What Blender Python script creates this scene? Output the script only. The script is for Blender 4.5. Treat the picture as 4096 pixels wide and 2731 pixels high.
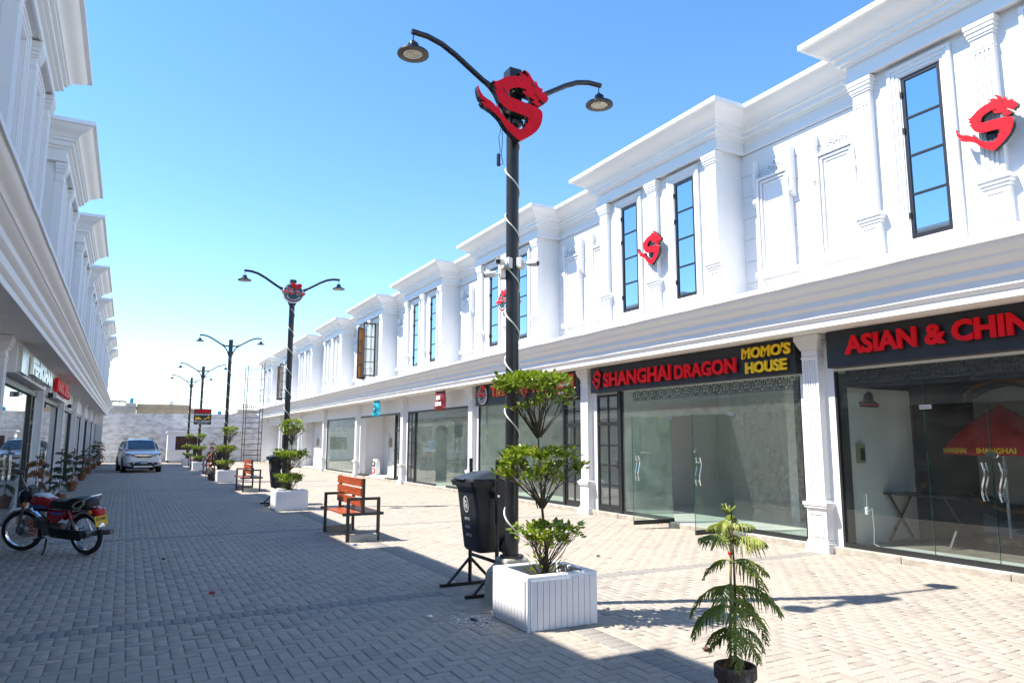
import bpy, bmesh, math, random
import numpy as np
from mathutils import Vector, Matrix
from mathutils.geometry import tessellate_polygon

for o in list(bpy.data.objects): bpy.data.objects.remove(o)
scene = bpy.context.scene
COL = scene.collection
R = math.radians
PI = math.pi
rng = random.Random(7)

# ------------------------------------------------------------------ camera
YAW, PIT, ROLL, CAMH = R(28.316), R(7.959), R(0.125), 1.6
cam = bpy.data.cameras.new('camera')
cam.lens = 24.91; cam.sensor_width = 36; cam.clip_start = 0.05; cam.clip_end = 3000
camo = bpy.data.objects.new('camera', cam); COL.objects.link(camo)
camo.matrix_world = (Matrix.Translation((0, 0, CAMH)) @ Matrix.Rotation(-YAW, 4, 'Z')
                     @ Matrix.Rotation(R(90) + PIT, 4, 'X') @ Matrix.Rotation(ROLL, 4, 'Z'))
scene.camera = camo
scene.render.resolution_x, scene.render.resolution_y = 1024, 682

# ------------------------------------------------------------------ light
LIGHT = Vector((3.53, -1.45, -5.5)).normalized()
SUN_EL = math.asin(-LIGHT.z)
SUN_AZ = math.atan2(-LIGHT.x, -LIGHT.y)          # from +Y towards +X
world = bpy.data.worlds.new('World'); scene.world = world; world.use_nodes = True
wn = world.node_tree.nodes; wl = world.node_tree.links
for n in list(wn): wn.remove(n)
sky = wn.new('ShaderNodeTexSky'); sky.sky_type = 'NISHITA'; sky.sun_disc = False
sky.sun_elevation = SUN_EL; sky.sun_rotation = SUN_AZ % (2 * PI)
sky.altitude = 200; sky.air_density = 1.0; sky.dust_density = 0.0; sky.ozone_density = 1.6
hs = wn.new('ShaderNodeHueSaturation'); hs.inputs['Saturation'].default_value = 1.22
bg = wn.new('ShaderNodeBackground'); bg.inputs['Strength'].default_value = 0.15
wo = wn.new('ShaderNodeOutputWorld')
wl.new(sky.outputs[0], hs.inputs['Color']); wl.new(hs.outputs[0], bg.inputs[0]); wl.new(bg.outputs[0], wo.inputs[0])
sun = bpy.data.lights.new('sun', 'SUN'); sun.energy = 5.0; sun.angle = R(0.53); sun.color = (1.0, 0.94, 0.84)
suno = bpy.data.objects.new('sun', sun); COL.objects.link(suno)
suno.rotation_euler = LIGHT.to_track_quat('-Z', 'Y').to_euler()
suno.location = (-20, 10, 30)
vs = scene.view_settings
vs.view_transform = 'Standard'; vs.look = 'None'; vs.exposure = 1.06; vs.gamma = 1.0
vs.use_curve_mapping = False
scene.cycles.max_bounces = 8; scene.cycles.transparent_max_bounces = 16
scene.cycles.diffuse_bounces = 4; scene.cycles.glossy_bounces = 4
scene.cycles.caustics_reflective = False; scene.cycles.caustics_refractive = False
scene.cycles.use_denoising = True
scene.cycles.sample_clamp_indirect = 6

# ------------------------------------------------------------------ materials
MATS = {}
def nodes(name):
    m = bpy.data.materials.new(name); m.use_nodes = True
    nt = m.node_tree
    for n in list(nt.nodes): nt.nodes.remove(n)
    out = nt.nodes.new('ShaderNodeOutputMaterial')
    MATS[name] = m
    return m, nt, out
def N(nt, t, **kw):
    n = nt.nodes.new(t)
    for k, v in kw.items():
        if k in n.inputs: n.inputs[k].default_value = v
        else: setattr(n, k, v)
    return n
def mat(name, col, rough=0.6, metal=0.0, var=0.0, vscale=4.0, bump=0.0, bscale=60.0, spec=0.5, col2=None, dirt=None, coat=0.0, trans=0.0):
    m, nt, out = nodes(name)
    L = nt.links.new
    p = N(nt, 'ShaderNodeBsdfPrincipled')
    p.inputs['Base Color'].default_value = (*col, 1); p.inputs['Roughness'].default_value = rough
    p.inputs['Metallic'].default_value = metal; p.inputs['Specular IOR Level'].default_value = spec
    if coat: p.inputs['Coat Weight'].default_value = coat; p.inputs['Coat Roughness'].default_value = 0.05
    tc = N(nt, 'ShaderNodeTexCoord')
    if var or col2 is not None:
        nz = N(nt, 'ShaderNodeTexNoise', Scale=vscale, Detail=6.0, Roughness=0.6)
        L(tc.outputs['Object'], nz.inputs['Vector'])
        rp = N(nt, 'ShaderNodeValToRGB')
        a = [max(0, c * (1 - var)) for c in col]; b = [min(1, c * (1 + var)) for c in (col2 or col)]
        rp.color_ramp.elements[0].color = (*a, 1); rp.color_ramp.elements[1].color = (*b, 1)
        rp.color_ramp.elements[0].position = 0.32; rp.color_ramp.elements[1].position = 0.68
        L(nz.outputs['Fac'], rp.inputs['Fac'])
        src = rp.outputs['Color']
        if dirt is not None:      # stains with a shape of their own
            dcol, dscale, dlo, dhi = dirt
            n2 = N(nt, 'ShaderNodeTexNoise', Scale=dscale, Detail=8.0, Roughness=0.7)
            mp = N(nt, 'ShaderNodeMapping'); mp.inputs['Scale'].default_value = (1, 1, 0.35)
            L(tc.outputs['Object'], mp.inputs['Vector']); L(mp.outputs[0], n2.inputs['Vector'])
            mr = N(nt, 'ShaderNodeMapRange'); mr.inputs[1].default_value = dlo; mr.inputs[2].default_value = dhi
            L(n2.outputs['Fac'], mr.inputs[0])
            mx = N(nt, 'ShaderNodeMix', data_type='RGBA')
            L(mr.outputs[0], mx.inputs[0]); L(src, mx.inputs[6]); mx.inputs[7].default_value = (*dcol, 1)
            src = mx.outputs[2]
        L(src, p.inputs['Base Color'])
    if bump:
        nb = N(nt, 'ShaderNodeTexNoise', Scale=bscale, Detail=5.0)
        L(tc.outputs['Object'], nb.inputs['Vector'])
        bp = N(nt, 'ShaderNodeBump', Strength=bump, Distance=0.01)
        L(nb.outputs['Fac'], bp.inputs['Height']); L(bp.outputs[0], p.inputs['Normal'])
    if trans:
        p.inputs['Subsurface Weight'].default_value = 0.0
        tr = N(nt, 'ShaderNodeBsdfTranslucent'); 
        if var or col2 is not None: L(src, tr.inputs[0])
        else: tr.inputs[0].default_value = (*col, 1)
        ms = N(nt, 'ShaderNodeMixShader'); ms.inputs[0].default_value = trans
        L(p.outputs[0], ms.inputs[1]); L(tr.outputs[0], ms.inputs[2]); L(ms.outputs[0], out.inputs[0])
    else:
        L(p.outputs[0], out.inputs[0])
    return m
def glassmat(name, tint, base=0.04, dust=0.0, dustcol=(0.55, 0.56, 0.53), gl=(1, 1, 1), rough=0.004, dscale=2.5):
    m, nt, out = nodes(name); L = nt.links.new
    tr = N(nt, 'ShaderNodeBsdfTransparent'); tr.inputs[0].default_value = (*tint, 1)
    gs = N(nt, 'ShaderNodeBsdfGlossy'); gs.inputs['Roughness'].default_value = rough; gs.inputs['Color'].default_value = (*gl, 1)
    lw = N(nt, 'ShaderNodeLayerWeight', Blend=0.5)          # facing term is the same on both sides of a pane
    fr = N(nt, 'ShaderNodeMath', operation='POWER'); fr.inputs[1].default_value = 4.6; L(lw.outputs['Facing'], fr.inputs[0])
    mr = N(nt, 'ShaderNodeMapRange'); mr.inputs[1].default_value = 0.0; mr.inputs[2].default_value = 1.0
    mr.inputs[3].default_value = base; mr.inputs[4].default_value = 1.0
    L(fr.outputs[0], mr.inputs[0])
    ms = N(nt, 'ShaderNodeMixShader'); L(mr.outputs[0], ms.inputs[0]); L(tr.outputs[0], ms.inputs[1]); L(gs.outputs[0], ms.inputs[2])
    last = ms
    if dust:
        tc = N(nt, 'ShaderNodeTexCoord'); nz = N(nt, 'ShaderNodeTexNoise', Scale=dscale, Detail=9.0, Roughness=0.72, Distortion=0.8)
        L(tc.outputs['Object'], nz.inputs['Vector'])
        m2 = N(nt, 'ShaderNodeMapRange'); m2.inputs[1].default_value = 0.35; m2.inputs[2].default_value = 0.8
        m2.inputs[3].default_value = dust * 0.35; m2.inputs[4].default_value = dust * 2.2
        L(nz.outputs['Fac'], m2.inputs[0])
        df = N(nt, 'ShaderNodeBsdfDiffuse'); df.inputs[0].default_value = (*dustcol, 1)
        m3 = N(nt, 'ShaderNodeMixShader'); L(m2.outputs[0], m3.inputs[0]); L(ms.outputs[0], m3.inputs[1]); L(df.outputs[0], m3.inputs[2])
        last = m3
    L(last.outputs[0], out.inputs[0])
    return m

mat('plaster', (0.75, 0.75, 0.755), 0.55, var=0.025, vscale=1.3, bump=0.10, bscale=90, dirt=((0.66, 0.63, 0.58), 1.2, 0.66, 0.95))
mat('plaster_trim', (0.77, 0.77, 0.775), 0.5, var=0.02, vscale=2.0, bump=0.12, bscale=25)
mat('soffit', (0.74, 0.73, 0.71), 0.7, var=0.03, vscale=1.0)
mat('inner_wall', (0.70, 0.70, 0.68), 0.7, var=0.06, vscale=0.8, dirt=((0.50, 0.49, 0.47), 2.2, 0.66, 1.0))
mat('inner_floor', (0.55, 0.56, 0.53), 0.35, var=0.12, vscale=2.0)
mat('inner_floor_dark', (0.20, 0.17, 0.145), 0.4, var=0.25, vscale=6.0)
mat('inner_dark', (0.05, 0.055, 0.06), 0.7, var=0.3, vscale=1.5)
mat('curb', (0.38, 0.34, 0.29), 0.85, var=0.25, vscale=7, bump=0.5, bscale=40, dirt=((0.62, 0.58, 0.50), 3.0, 0.55, 0.7))
mat('black_metal', (0.018, 0.019, 0.021), 0.38, var=0.2, vscale=9)
mat('pole_paint', (0.020, 0.022, 0.026), 0.33, var=0.35, vscale=6, bump=0.05, bscale=120, dirt=((0.10, 0.085, 0.07), 7.0, 0.66, 0.85))
mat('sign_black', (0.020, 0.022, 0.026), 0.42, var=0.25, vscale=3)
mat('sign_red', (0.80, 0.006, 0.012), 0.5, var=0.08, vscale=8, spec=0.2)
mat('logo_red', (0.80, 0.006, 0.018), 0.55, var=0.10, vscale=9, spec=0.2)
mat('logo_edge', (0.016, 0.028, 0.028), 0.25)
mat('sign_yellow', (0.92, 0.58, 0.02), 0.5, spec=0.25)
mat('sign_orange', (0.82, 0.085, 0.012), 0.4, var=0.06, vscale=6)
mat('white_paint', (0.80, 0.80, 0.80), 0.4)
mat('grey_print', (0.62, 0.64, 0.66), 0.5)
mat('planter', (0.77, 0.77, 0.80), 0.6, var=0.05, vscale=4, bump=0.35, bscale=30, dirt=((0.55, 0.53, 0.50), 5.0, 0.66, 0.9))
mat('pad', (0.33, 0.285, 0.235), 0.9, var=0.3, vscale=5, bump=0.4, bscale=30)
mat('concrete', (0.40, 0.39, 0.36), 0.85, var=0.18, vscale=6, bump=0.5, bscale=45)
mat('soil', (0.035, 0.022, 0.015), 0.95, var=0.4, vscale=30, bump=1.0, bscale=60)
mat('bin_plastic', (0.022, 0.025, 0.030), 0.45, var=0.3, vscale=5, bump=0.12, bscale=140, dirt=((0.16, 0.14, 0.12), 4.5, 0.64, 0.9))
mat('rope_light', (0.80, 0.78, 0.70), 0.4)
mat('lens_glass', (0.72, 0.68, 0.58), 0.25)
mat('alu', (0.62, 0.63, 0.64), 0.28, metal=1.0, var=0.06)
mat('chrome', (0.80, 0.80, 0.82), 0.12, metal=1.0)
mat('cctv_white', (0.72, 0.72, 0.71), 0.4, var=0.05)
mat('bark', (0.10, 0.070, 0.048), 0.9, var=0.35, vscale=40, bump=0.6, bscale=90)
mat('stake', (0.48, 0.34, 0.14), 0.8, var=0.2, vscale=20)
mat('leaf', (0.10, 0.19, 0.014), 0.34, var=0.4, vscale=14, col2=(0.26, 0.34, 0.024), trans=0.32)
mat('leaf_yellow', (0.50, 0.32, 0.02), 0.5, trans=0.3)
mat('arau', (0.22, 0.29, 0.05), 0.55, var=0.3, vscale=8, col2=(0.36, 0.40, 0.07), trans=0.35)
mat('arau_dark', (0.055, 0.085, 0.028), 0.6, var=0.35, vscale=8, trans=0.2)
mat('arau_dry', (0.36, 0.19, 0.09), 0.8, var=0.3, vscale=10, trans=0.25)
mat('palm_leaf', (0.09, 0.13, 0.045), 0.5, var=0.3, vscale=6, trans=0.25)
mat('palm_dry', (0.38, 0.27, 0.10), 0.8, var=0.3, vscale=8, trans=0.2)
mat('terracotta', (0.24, 0.085, 0.045), 0.85, var=0.25, vscale=12, bump=0.4, bscale=60, dirt=((0.42, 0.36, 0.30), 8.0, 0.6, 0.75))
mat('old_pot', (0.15, 0.10, 0.075), 0.9, var=0.5, vscale=14, bump=0.6, bscale=60, dirt=((0.34, 0.30, 0.26), 14.0, 0.60, 0.70))
mat('car_white', (0.78, 0.78, 0.79), 0.25, coat=1.0)
mat('car_black', (0.015, 0.015, 0.017), 0.45)
mat('tyre', (0.014, 0.014, 0.015), 0.8, var=0.3, vscale=20)
mat('car_glass', (0.02, 0.045, 0.055), 0.03, spec=0.8)
mat('lamp_clear', (0.28, 0.30, 0.31), 0.1, metal=0.4)
mat('plate_white', (0.65, 0.68, 0.72), 0.4); mat('plate_blue', (0.05, 0.25, 0.55), 0.4); mat('print_dark', (0.02, 0.02, 0.022), 0.5)
mat('moto_red', (0.40, 0.010, 0.018), 0.2, coat=0.8); mat('moto_black', (0.012, 0.012, 0.014), 0.5)
mat('moto_blue', (0.03, 0.12, 0.42), 0.3); mat('engine_metal', (0.16, 0.165, 0.17), 0.45, metal=0.7, var=0.2, vscale=20)
mat('tail_red', (0.55, 0.012, 0.012), 0.15); mat('amber', (0.75, 0.20, 0.01), 0.2)
mat('plate_yellow', (0.72, 0.45, 0.03), 0.45, var=0.1, vscale=20); mat('rope', (0.34, 0.30, 0.24), 0.9)
mat('brown_panel', (0.085, 0.030, 0.022), 0.5, var=0.2, vscale=5)
mat('infill', (0.42, 0.19, 0.06), 0.75, var=0.25, vscale=3)
mat('kiosk_white', (0.76, 0.76, 0.80), 0.5, var=0.05, vscale=2.5)
mat('scaffold', (0.075, 0.055, 0.045), 0.6, metal=0.3, var=0.6, vscale=6)
mat('wood', (0.52, 0.34, 0.20), 0.8, var=0.25, vscale=10)
mat('red_cloth', (0.78, 0.014, 0.022), 0.7, var=0.25, vscale=4, trans=0.25)
mat('tan_render', (0.50, 0.37, 0.24), 0.9, var=0.14, vscale=0.5, dirt=((0.34, 0.28, 0.22), 0.35, 0.58, 0.75))
mat('grey_render', (0.42, 0.39, 0.35), 0.9, var=0.15, vscale=0.5)
mat('pale_render', (0.60, 0.54, 0.46), 0.9, var=0.12, vscale=0.5)
mat('tank_blue', (0.02, 0.27, 0.50), 0.4); mat('banner_maroon', (0.20, 0.022, 0.028), 0.55, var=0.1)
mat('banner_cyan', (0.02, 0.44, 0.62), 0.55, var=0.06); mat('bag_black', (0.03, 0.03, 0.032), 0.5); mat('bag_red', (0.60, 0.03, 0.05), 0.5)
mat('box_green', (0.30, 0.28, 0.16), 0.6); mat('brick_raw', (0.36, 0.13, 0.07), 0.9, var=0.2, vscale=5)
mat('wire', (0.02, 0.02, 0.02), 0.6); mat('teal_print', (0.012, 0.06, 0.068), 0.4)
mat('earth', (0.30, 0.25, 0.19), 0.95, var=0.2, vscale=0.3)
mat('litter_white', (0.8, 0.8, 0.8), 0.6); mat('litter_blue', (0.02, 0.12, 0.6), 0.4); mat('litter_brown', (0.16, 0.08, 0.04), 0.9)
glassmat('shop_glass', (0.86, 0.925, 0.895), 0.035, dust=0.045, dustcol=(0.60, 0.66, 0.62))
glassmat('shop_glass_dusty', (0.82, 0.88, 0.86), 0.035, dust=0.04, dustcol=(0.62, 0.64, 0.60), dscale=16.0)
glassmat('shop_glass_clear', (0.87, 0.91, 0.90), 0.03, dust=0.006)
glassmat('door_glass', (0.74, 0.79, 0.80), 0.12, dust=0.04)
glassmat('upper_glass', (0.12, 0.16, 0.20), 0.62, gl=(0.72, 0.88, 1.0))
glassmat('pane_clear', (0.82, 0.88, 0.88), 0.10, dust=0.02)
glassmat('glass_edge', (0.10, 0.34, 0.30), 0.10, dust=0.12, dustcol=(0.10, 0.34, 0.30))

# wood slat with grain
m, nt, out = nodes('bench_wood'); L = nt.links.new
tc = N(nt, 'ShaderNodeTexCoord'); mp = N(nt, 'ShaderNodeMapping'); mp.inputs['Scale'].default_value = (24, 1.6, 24)
nz = N(nt, 'ShaderNodeTexNoise', Scale=2.0, Detail=7.0, Distortion=1.2)
rp = N(nt, 'ShaderNodeValToRGB'); rp.color_ramp.elements[0].color = (0.20, 0.030, 0.008, 1); rp.color_ramp.elements[1].color = (0.46, 0.095, 0.020, 1)
rp.color_ramp.elements[0].position = .3; rp.color_ramp.elements[1].position = .65
p = N(nt, 'ShaderNodeBsdfPrincipled', Roughness=0.35)
L(tc.outputs['Object'], mp.inputs[0]); L(mp.outputs[0], nz.inputs['Vector']); L(nz.outputs['Fac'], rp.inputs[0]); L(rp.outputs[0], p.inputs['Base Color']); L(p.outputs[0], out.inputs[0])

# pavers: per-block tone, dusty patches, fine grain
m, nt, out = nodes('paver'); L = nt.links.new
at = N(nt, 'ShaderNodeAttribute'); at.attribute_name = 'rnd'
oi = N(nt, 'ShaderNodeObjectInfo'); geo = N(nt, 'ShaderNodeNewGeometry')
ad = N(nt, 'ShaderNodeMath', operation='ADD'); fr = N(nt, 'ShaderNodeMath', operation='FRACT')
L(at.outputs['Fac'], ad.inputs[0]); L(oi.outputs['Random'], ad.inputs[1]); L(ad.outputs[0], fr.inputs[0])
rp = N(nt, 'ShaderNodeValToRGB')
rp.color_ramp.elements[0].color = (0.275, 0.245, 0.212, 1); rp.color_ramp.elements[1].color = (0.405, 0.358, 0.305, 1)
e = rp.color_ramp.elements.new(0.12); e.color = (0.325, 0.290, 0.250, 1)
e = rp.color_ramp.elements.new(0.93); e.color = (0.365, 0.325, 0.280, 1)
L(fr.outputs[0], rp.inputs[0])
n1 = N(nt, 'ShaderNodeTexNoise', Scale=0.55, Detail=5.0, Roughness=0.6); L(geo.outputs['Position'], n1.inputs['Vector'])
n2 = N(nt, 'ShaderNodeTexNoise', Scale=38.0, Detail=8.0, Roughness=0.75); L(geo.outputs['Position'], n2.inputs['Vector'])
mr1 = N(nt, 'ShaderNodeMapRange'); mr1.inputs[1].default_value = .35; mr1.inputs[2].default_value = .70; mr1.inputs[3].default_value = 0.0; mr1.inputs[4].default_value = 0.55
L(n1.outputs['Fac'], mr1.inputs[0])
mx = N(nt, 'ShaderNodeMix', data_type='RGBA'); L(mr1.outputs[0], mx.inputs[0]); L(rp.outputs[0], mx.inputs[6]); mx.inputs[7].default_value = (0.45, 0.375, 0.295, 1)
mr2 = N(nt, 'ShaderNodeMapRange'); mr2.inputs[1].default_value = .25; mr2.inputs[2].default_value = .75; mr2.inputs[3].default_value = 0.78; mr2.inputs[4].default_value = 1.18
L(n2.outputs['Fac'], mr2.inputs[0])
vm = N(nt, 'ShaderNodeVectorMath', operation='SCALE'); L(mx.outputs[2], vm.inputs[0]); L(mr2.outputs[0], vm.inputs['Scale'])
ab = N(nt, 'ShaderNodeAttribute'); ab.attribute_name = 'band'
m4 = N(nt, 'ShaderNodeMix', data_type='RGBA'); L(ab.outputs['Fac'], m4.inputs[0]); L(vm.outputs[0], m4.inputs[6]); m4.inputs[7].default_value = (0.235, 0.222, 0.208, 1)
p = N(nt, 'ShaderNodeBsdfPrincipled', Roughness=0.82); p.inputs['Specular IOR Level'].default_value = 0.3
L(m4.outputs[2], p.inputs['Base Color'])
bp = N(nt, 'ShaderNodeBump', Strength=0.35, Distance=0.006); L(n2.outputs['Fac'], bp.inputs['Height']); L(bp.outputs[0], p.inputs['Normal'])
L(p.outputs[0], out.inputs[0])
mat('sand_joint', (0.27, 0.215, 0.155), 0.95, var=0.35, vscale=3.0, bump=0.4, bscale=70)

# whitewashed brick of the end wall
m, nt, out = nodes('whitewash'); L = nt.links.new
tc = N(nt, 'ShaderNodeTexCoord')
mp = N(nt, 'ShaderNodeMapping'); mp.inputs['Scale'].default_value = (0.9, 1, 2.2)
L(tc.outputs['Object'], mp.inputs[0])
n1 = N(nt, 'ShaderNodeTexNoise', Scale=1.6, Detail=9.0, Roughness=0.72); L(mp.outputs[0], n1.inputs['Vector'])
r1 = N(nt, 'ShaderNodeValToRGB'); r1.color_ramp.elements[0].color = (0.40, 0.385, 0.375, 1); r1.color_ramp.elements[1].color = (0.76, 0.745, 0.73, 1)
r1.color_ramp.elements[0].position = .36; r1.color_ramp.elements[1].position = .56
L(n1.outputs['Fac'], r1.inputs[0])
p = N(nt, 'ShaderNodeBsdfPrincipled', Roughness=0.9); L(r1.outputs[0], p.inputs['Base Color'])
br = N(nt, 'ShaderNodeTexBrick'); br.inputs['Scale'].default_value = 1.0; br.inputs['Brick Width'].default_value = .23; br.inputs['Row Height'].default_value = .075; br.inputs['Mortar Size'].default_value = .012
mpb = N(nt, 'ShaderNodeMapping'); mpb.inputs['Rotation'].default_value = (R(90), 0, 0); L(tc.outputs['Object'], mpb.inputs[0]); L(mpb.outputs[0], br.inputs['Vector'])
bp = N(nt, 'ShaderNodeBump', Strength=0.5, Distance=0.02); L(br.outputs['Fac'], bp.inputs['Height']); bp.invert = True
L(bp.outputs[0], p.inputs['Normal']); L(p.outputs[0], out.inputs[0])

# ------------------------------------------------------------------ mesh helpers
WP = {}
def link(o, parent=None, loc=(0, 0, 0), rot=None):
    COL.objects.link(o)
    if parent is not None: o.parent = parent
    o.location = loc
    if rot is not None: o.rotation_euler = rot
    return o
def tag(o, label, cat, group=None, kind=None):
    o['label'] = label; o['category'] = cat
    if group: o['group'] = group
    if kind: o['kind'] = kind
    return o
def thing(name, label, cat, loc=(0, 0, 0), rz=0.0, group=None, rot=None):
    o = bpy.data.objects.new(name, None); o.empty_display_size = 0.2
    link(o, None, loc, rot if rot is not None else (0, 0, rz))
    return tag(o, label, cat, group)
class MB:
    def __init__(s): s.v = []; s.f = []
    def add(s, vs, fs):
        b = len(s.v); s.v += [tuple(map(float, v)) for v in vs]; s.f += [tuple(b + i for i in f) for f in fs]; return s
    def box(s, x0, x1, y0, y1, z0, z1):
        if x0 > x1: x0, x1 = x1, x0
        if y0 > y1: y0, y1 = y1, y0
        return s.add([(x0, y0, z0), (x1, y0, z0), (x1, y1, z0), (x0, y1, z0), (x0, y0, z1), (x1, y0, z1), (x1, y1, z1), (x0, y1, z1)],
                     [(3, 2, 1, 0), (4, 5, 6, 7), (0, 1, 5, 4), (1, 2, 6, 5), (2, 3, 7, 6), (3, 0, 4, 7)])
    def tbox(s, cx, cy, z0, w0, d0, z1, w1, d1, cx1=None, cy1=None):   # tapered box
        cx1 = cx if cx1 is None else cx1; cy1 = cy if cy1 is None else cy1
        v = [(cx + a * w0 / 2, cy + b * d0 / 2, z0) for a, b in ((-1, -1), (1, -1), (1, 1), (-1, 1))] + \
            [(cx1 + a * w1 / 2, cy1 + b * d1 / 2, z1) for a, b in ((-1, -1), (1, -1), (1, 1), (-1, 1))]
        return s.add(v, [(3, 2, 1, 0), (4, 5, 6, 7), (0, 1, 5, 4), (1, 2, 6, 5), (2, 3, 7, 6), (3, 0, 4, 7)])
    def bar(s, p0, p1, w, h=None, up=(0, 0, 1)):      # rectangular bar between two points
        h = w if h is None else h
        p0, p1 = Vector(p0), Vector(p1); t = (p1 - p0).normalized(); u = Vector(up)
        if abs(t.dot(u)) > .98: u = Vector((1, 0, 0))
        a = t.cross(u).normalized(); b = a.cross(t).normalized()
        vs = []
        for p in (p0, p1):
            for i, j in ((-1, -1), (1, -1), (1, 1), (-1, 1)): vs.append(p + a * (i * w / 2) + b * (j * h / 2))
        return s.add(vs, [(3, 2, 1, 0), (4, 5, 6, 7), (0, 1, 5, 4), (1, 2, 6, 5), (2, 3, 7, 6), (3, 0, 4, 7)])
    def tube(s, pts, r, n=8, caps=True):
        pts = [Vector(p) for p in pts]; m = len(pts); rs = r if isinstance(r, (list, tuple)) else [r] * m
        ref = None; vs = []; fs = []
        for i, p in enumerate(pts):
            t = (pts[min(i + 1, m - 1)] - pts[max(i - 1, 0)]).normalized()
            if ref is None:
                ref = Vector((0, 0, 1)) if abs(t.z) < .9 else Vector((1, 0, 0))
            a = t.cross(ref)
            if a.length < 1e-5: a = t.orthogonal()
            a.normalize(); b = a.cross(t).normalized(); ref = b
            for k in range(n):
                an = 2 * PI * k / n; vs.append(p + (a * math.cos(an) + b * math.sin(an)) * rs[i])
        for i in range(m - 1):
            for k in range(n):
                k2 = (k + 1) % n; fs.append((i * n + k, i * n + k2, (i + 1) * n + k2, (i + 1) * n + k))
        if caps: fs.append(tuple(range(n))[::-1]); fs.append(tuple((m - 1) * n + k for k in range(n)))
        return s.add(vs, fs)
    def cyl(s, p0, p1, r0, r1=None, n=16): return s.tube([p0, p1], [r0, r0 if r1 is None else r1], n)
    def lathe(s, prof, n=24, M=None, caps=False):
        M = M or Matrix(); vs = []; fs = []
        for r, z in prof:
            for k in range(n):
                a = 2 * PI * k / n; vs.append(M @ Vector((r * math.cos(a), r * math.sin(a), z)))
        for i in range(len(prof) - 1):
            for k in range(n):
                k2 = (k + 1) % n; fs.append((i * n + k, i * n + k2, (i + 1) * n + k2, (i + 1) * n + k))
        if caps: fs.append(tuple(range(n))[::-1]); fs.append(tuple((len(prof) - 1) * n + k for k in range(n)))
        return s.add(vs, fs)
    def prism(s, poly, fn, w0, w1):                    # extrude 2-D polygon; fn(u, v, w) -> xyz
        n = len(poly); tri = tessellate_polygon([[Vector((u, v, 0)) for u, v in poly]])
        vs = [fn(u, v, w0) for u, v in poly] + [fn(u, v, w1) for u, v in poly]
        fs = [tuple(t) for t in tri] + [tuple(n + i for i in t) for t in tri]
        fs += [(i, (i + 1) % n, n + (i + 1) % n, n + i) for i in range(n)]
        return s.add(vs, fs)
    def loft(s, rings, closed=True, caps=True):
        n = len(rings[0]); vs = [p for r in rings for p in r]; fs = []
        for i in range(len(rings) - 1):
            for k in range(n if closed else n - 1):
                k2 = (k + 1) % n; fs.append((i * n + k, i * n + k2, (i + 1) * n + k2, (i + 1) * n + k))
        if caps and closed:
            fs.append(tuple(range(n))[::-1]); fs.append(tuple((len(rings) - 1) * n + k for k in range(n)))
        return s.add(vs, fs)
    def sphere(s, c, r, nu=12, nv=8, sc=(1, 1, 1)):
        prof = [(max(1e-4, math.sin(PI * i / nv)), -math.cos(PI * i / nv)) for i in range(nv + 1)]
        M = Matrix.Translation(c) @ Matrix.Diagonal((r * sc[0], r * sc[1], r * sc[2], 1))
        return s.lathe(prof, nu, M)
    def mesh(s, name, smooth=None, recalc=True):
        me = bpy.data.meshes.new(name); me.from_pydata(s.v, [], s.f)
        if recalc and len(s.f) < 60000:
            bm = bmesh.new(); bm.from_mesh(me); bmesh.ops.recalc_face_normals(bm, faces=bm.faces); bm.to_mesh(me); bm.free()
        me.update()
        if smooth is not None:
            me.shade_smooth(); me.set_sharp_from_angle(angle=R(smooth))
        return me
    def build(s, name, mt, parent=None, loc=(0, 0, 0), smooth=None, bevel=0.0, rot=None, recalc=True, seg=1):
        me = s.mesh(name, smooth, recalc); me.materials.append(MATS[mt])
        o = bpy.data.objects.new(name, me); link(o, parent, loc, rot)
        if bevel:
            b = o.modifiers.new('bevel', 'BEVEL'); b.width = bevel; b.segments = seg; b.limit_method = 'ANGLE'; b.angle_limit = R(40)
        return o
def dupe(o, parent, loc, rot=None, children=True):
    c = o.copy(); COL.objects.link(c); c.parent = parent; c.location = loc
    if rot is not None: c.rotation_euler = rot
    if children:
        for ch in o.children: dupe(ch, c, ch.location, None)
    return c
def copy_thing(o, loc, rot=None, label=None, group=None):
    c = o.copy(); COL.objects.link(c); c.location = loc
    if rot is not None: c.rotation_euler = rot
    if label: c['label'] = label
    if group: c['group'] = group
    for ch in o.children: dupe(ch, c, ch.location, None)
    return c

# ------------------------------------------------------------------ lettering
_GL = {}
def glyph(txt, bold=0.0):
    k = (txt, bold)
    if k not in _GL:
        cu = bpy.data.curves.new('t', 'FONT'); cu.body = txt; cu.size = 1.0; cu.offset = bold; cu.resolution_u = 3
        cu.fill_mode = 'FRONT'
        ob = bpy.data.objects.new('t', cu); COL.objects.link(ob)
        dg = bpy.context.evaluated_depsgraph_get(); dg.update()
        me = bpy.data.meshes.new_from_object(ob.evaluated_get(dg))
        v = [tuple(x.co) for x in me.vertices]; f = [tuple(p.vertices) for p in me.polygons]
        bpy.data.objects.remove(ob); bpy.data.curves.remove(cu); bpy.data.meshes.remove(me)
        _GL[k] = (v, f)
    return _GL[k]
def width(txt): 
    v, _ = glyph(txt + '|'); v0, _ = glyph('|')
    return max(p[0] for p in v) - max(p[0] for p in v0)
def solid(v, f, fn, d):      # give a flat glyph mesh thickness: fn(u, v, w)
    n = len(v); vs = [fn(p[0], p[1], 0) for p in v] + [fn(p[0], p[1], d) for p in v]
    cnt = {}
    for q in f:
        for a, b in zip(q, q[1:] + q[:1]): cnt[(a, b)] = 1
    fs = [tuple(q) for q in f] + [tuple(n + i for i in q)[::-1] for q in f]
    for (a, b) in cnt:
        if (b, a) not in cnt: fs.append((b, a, n + a, n + b))
    return vs, fs
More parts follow.
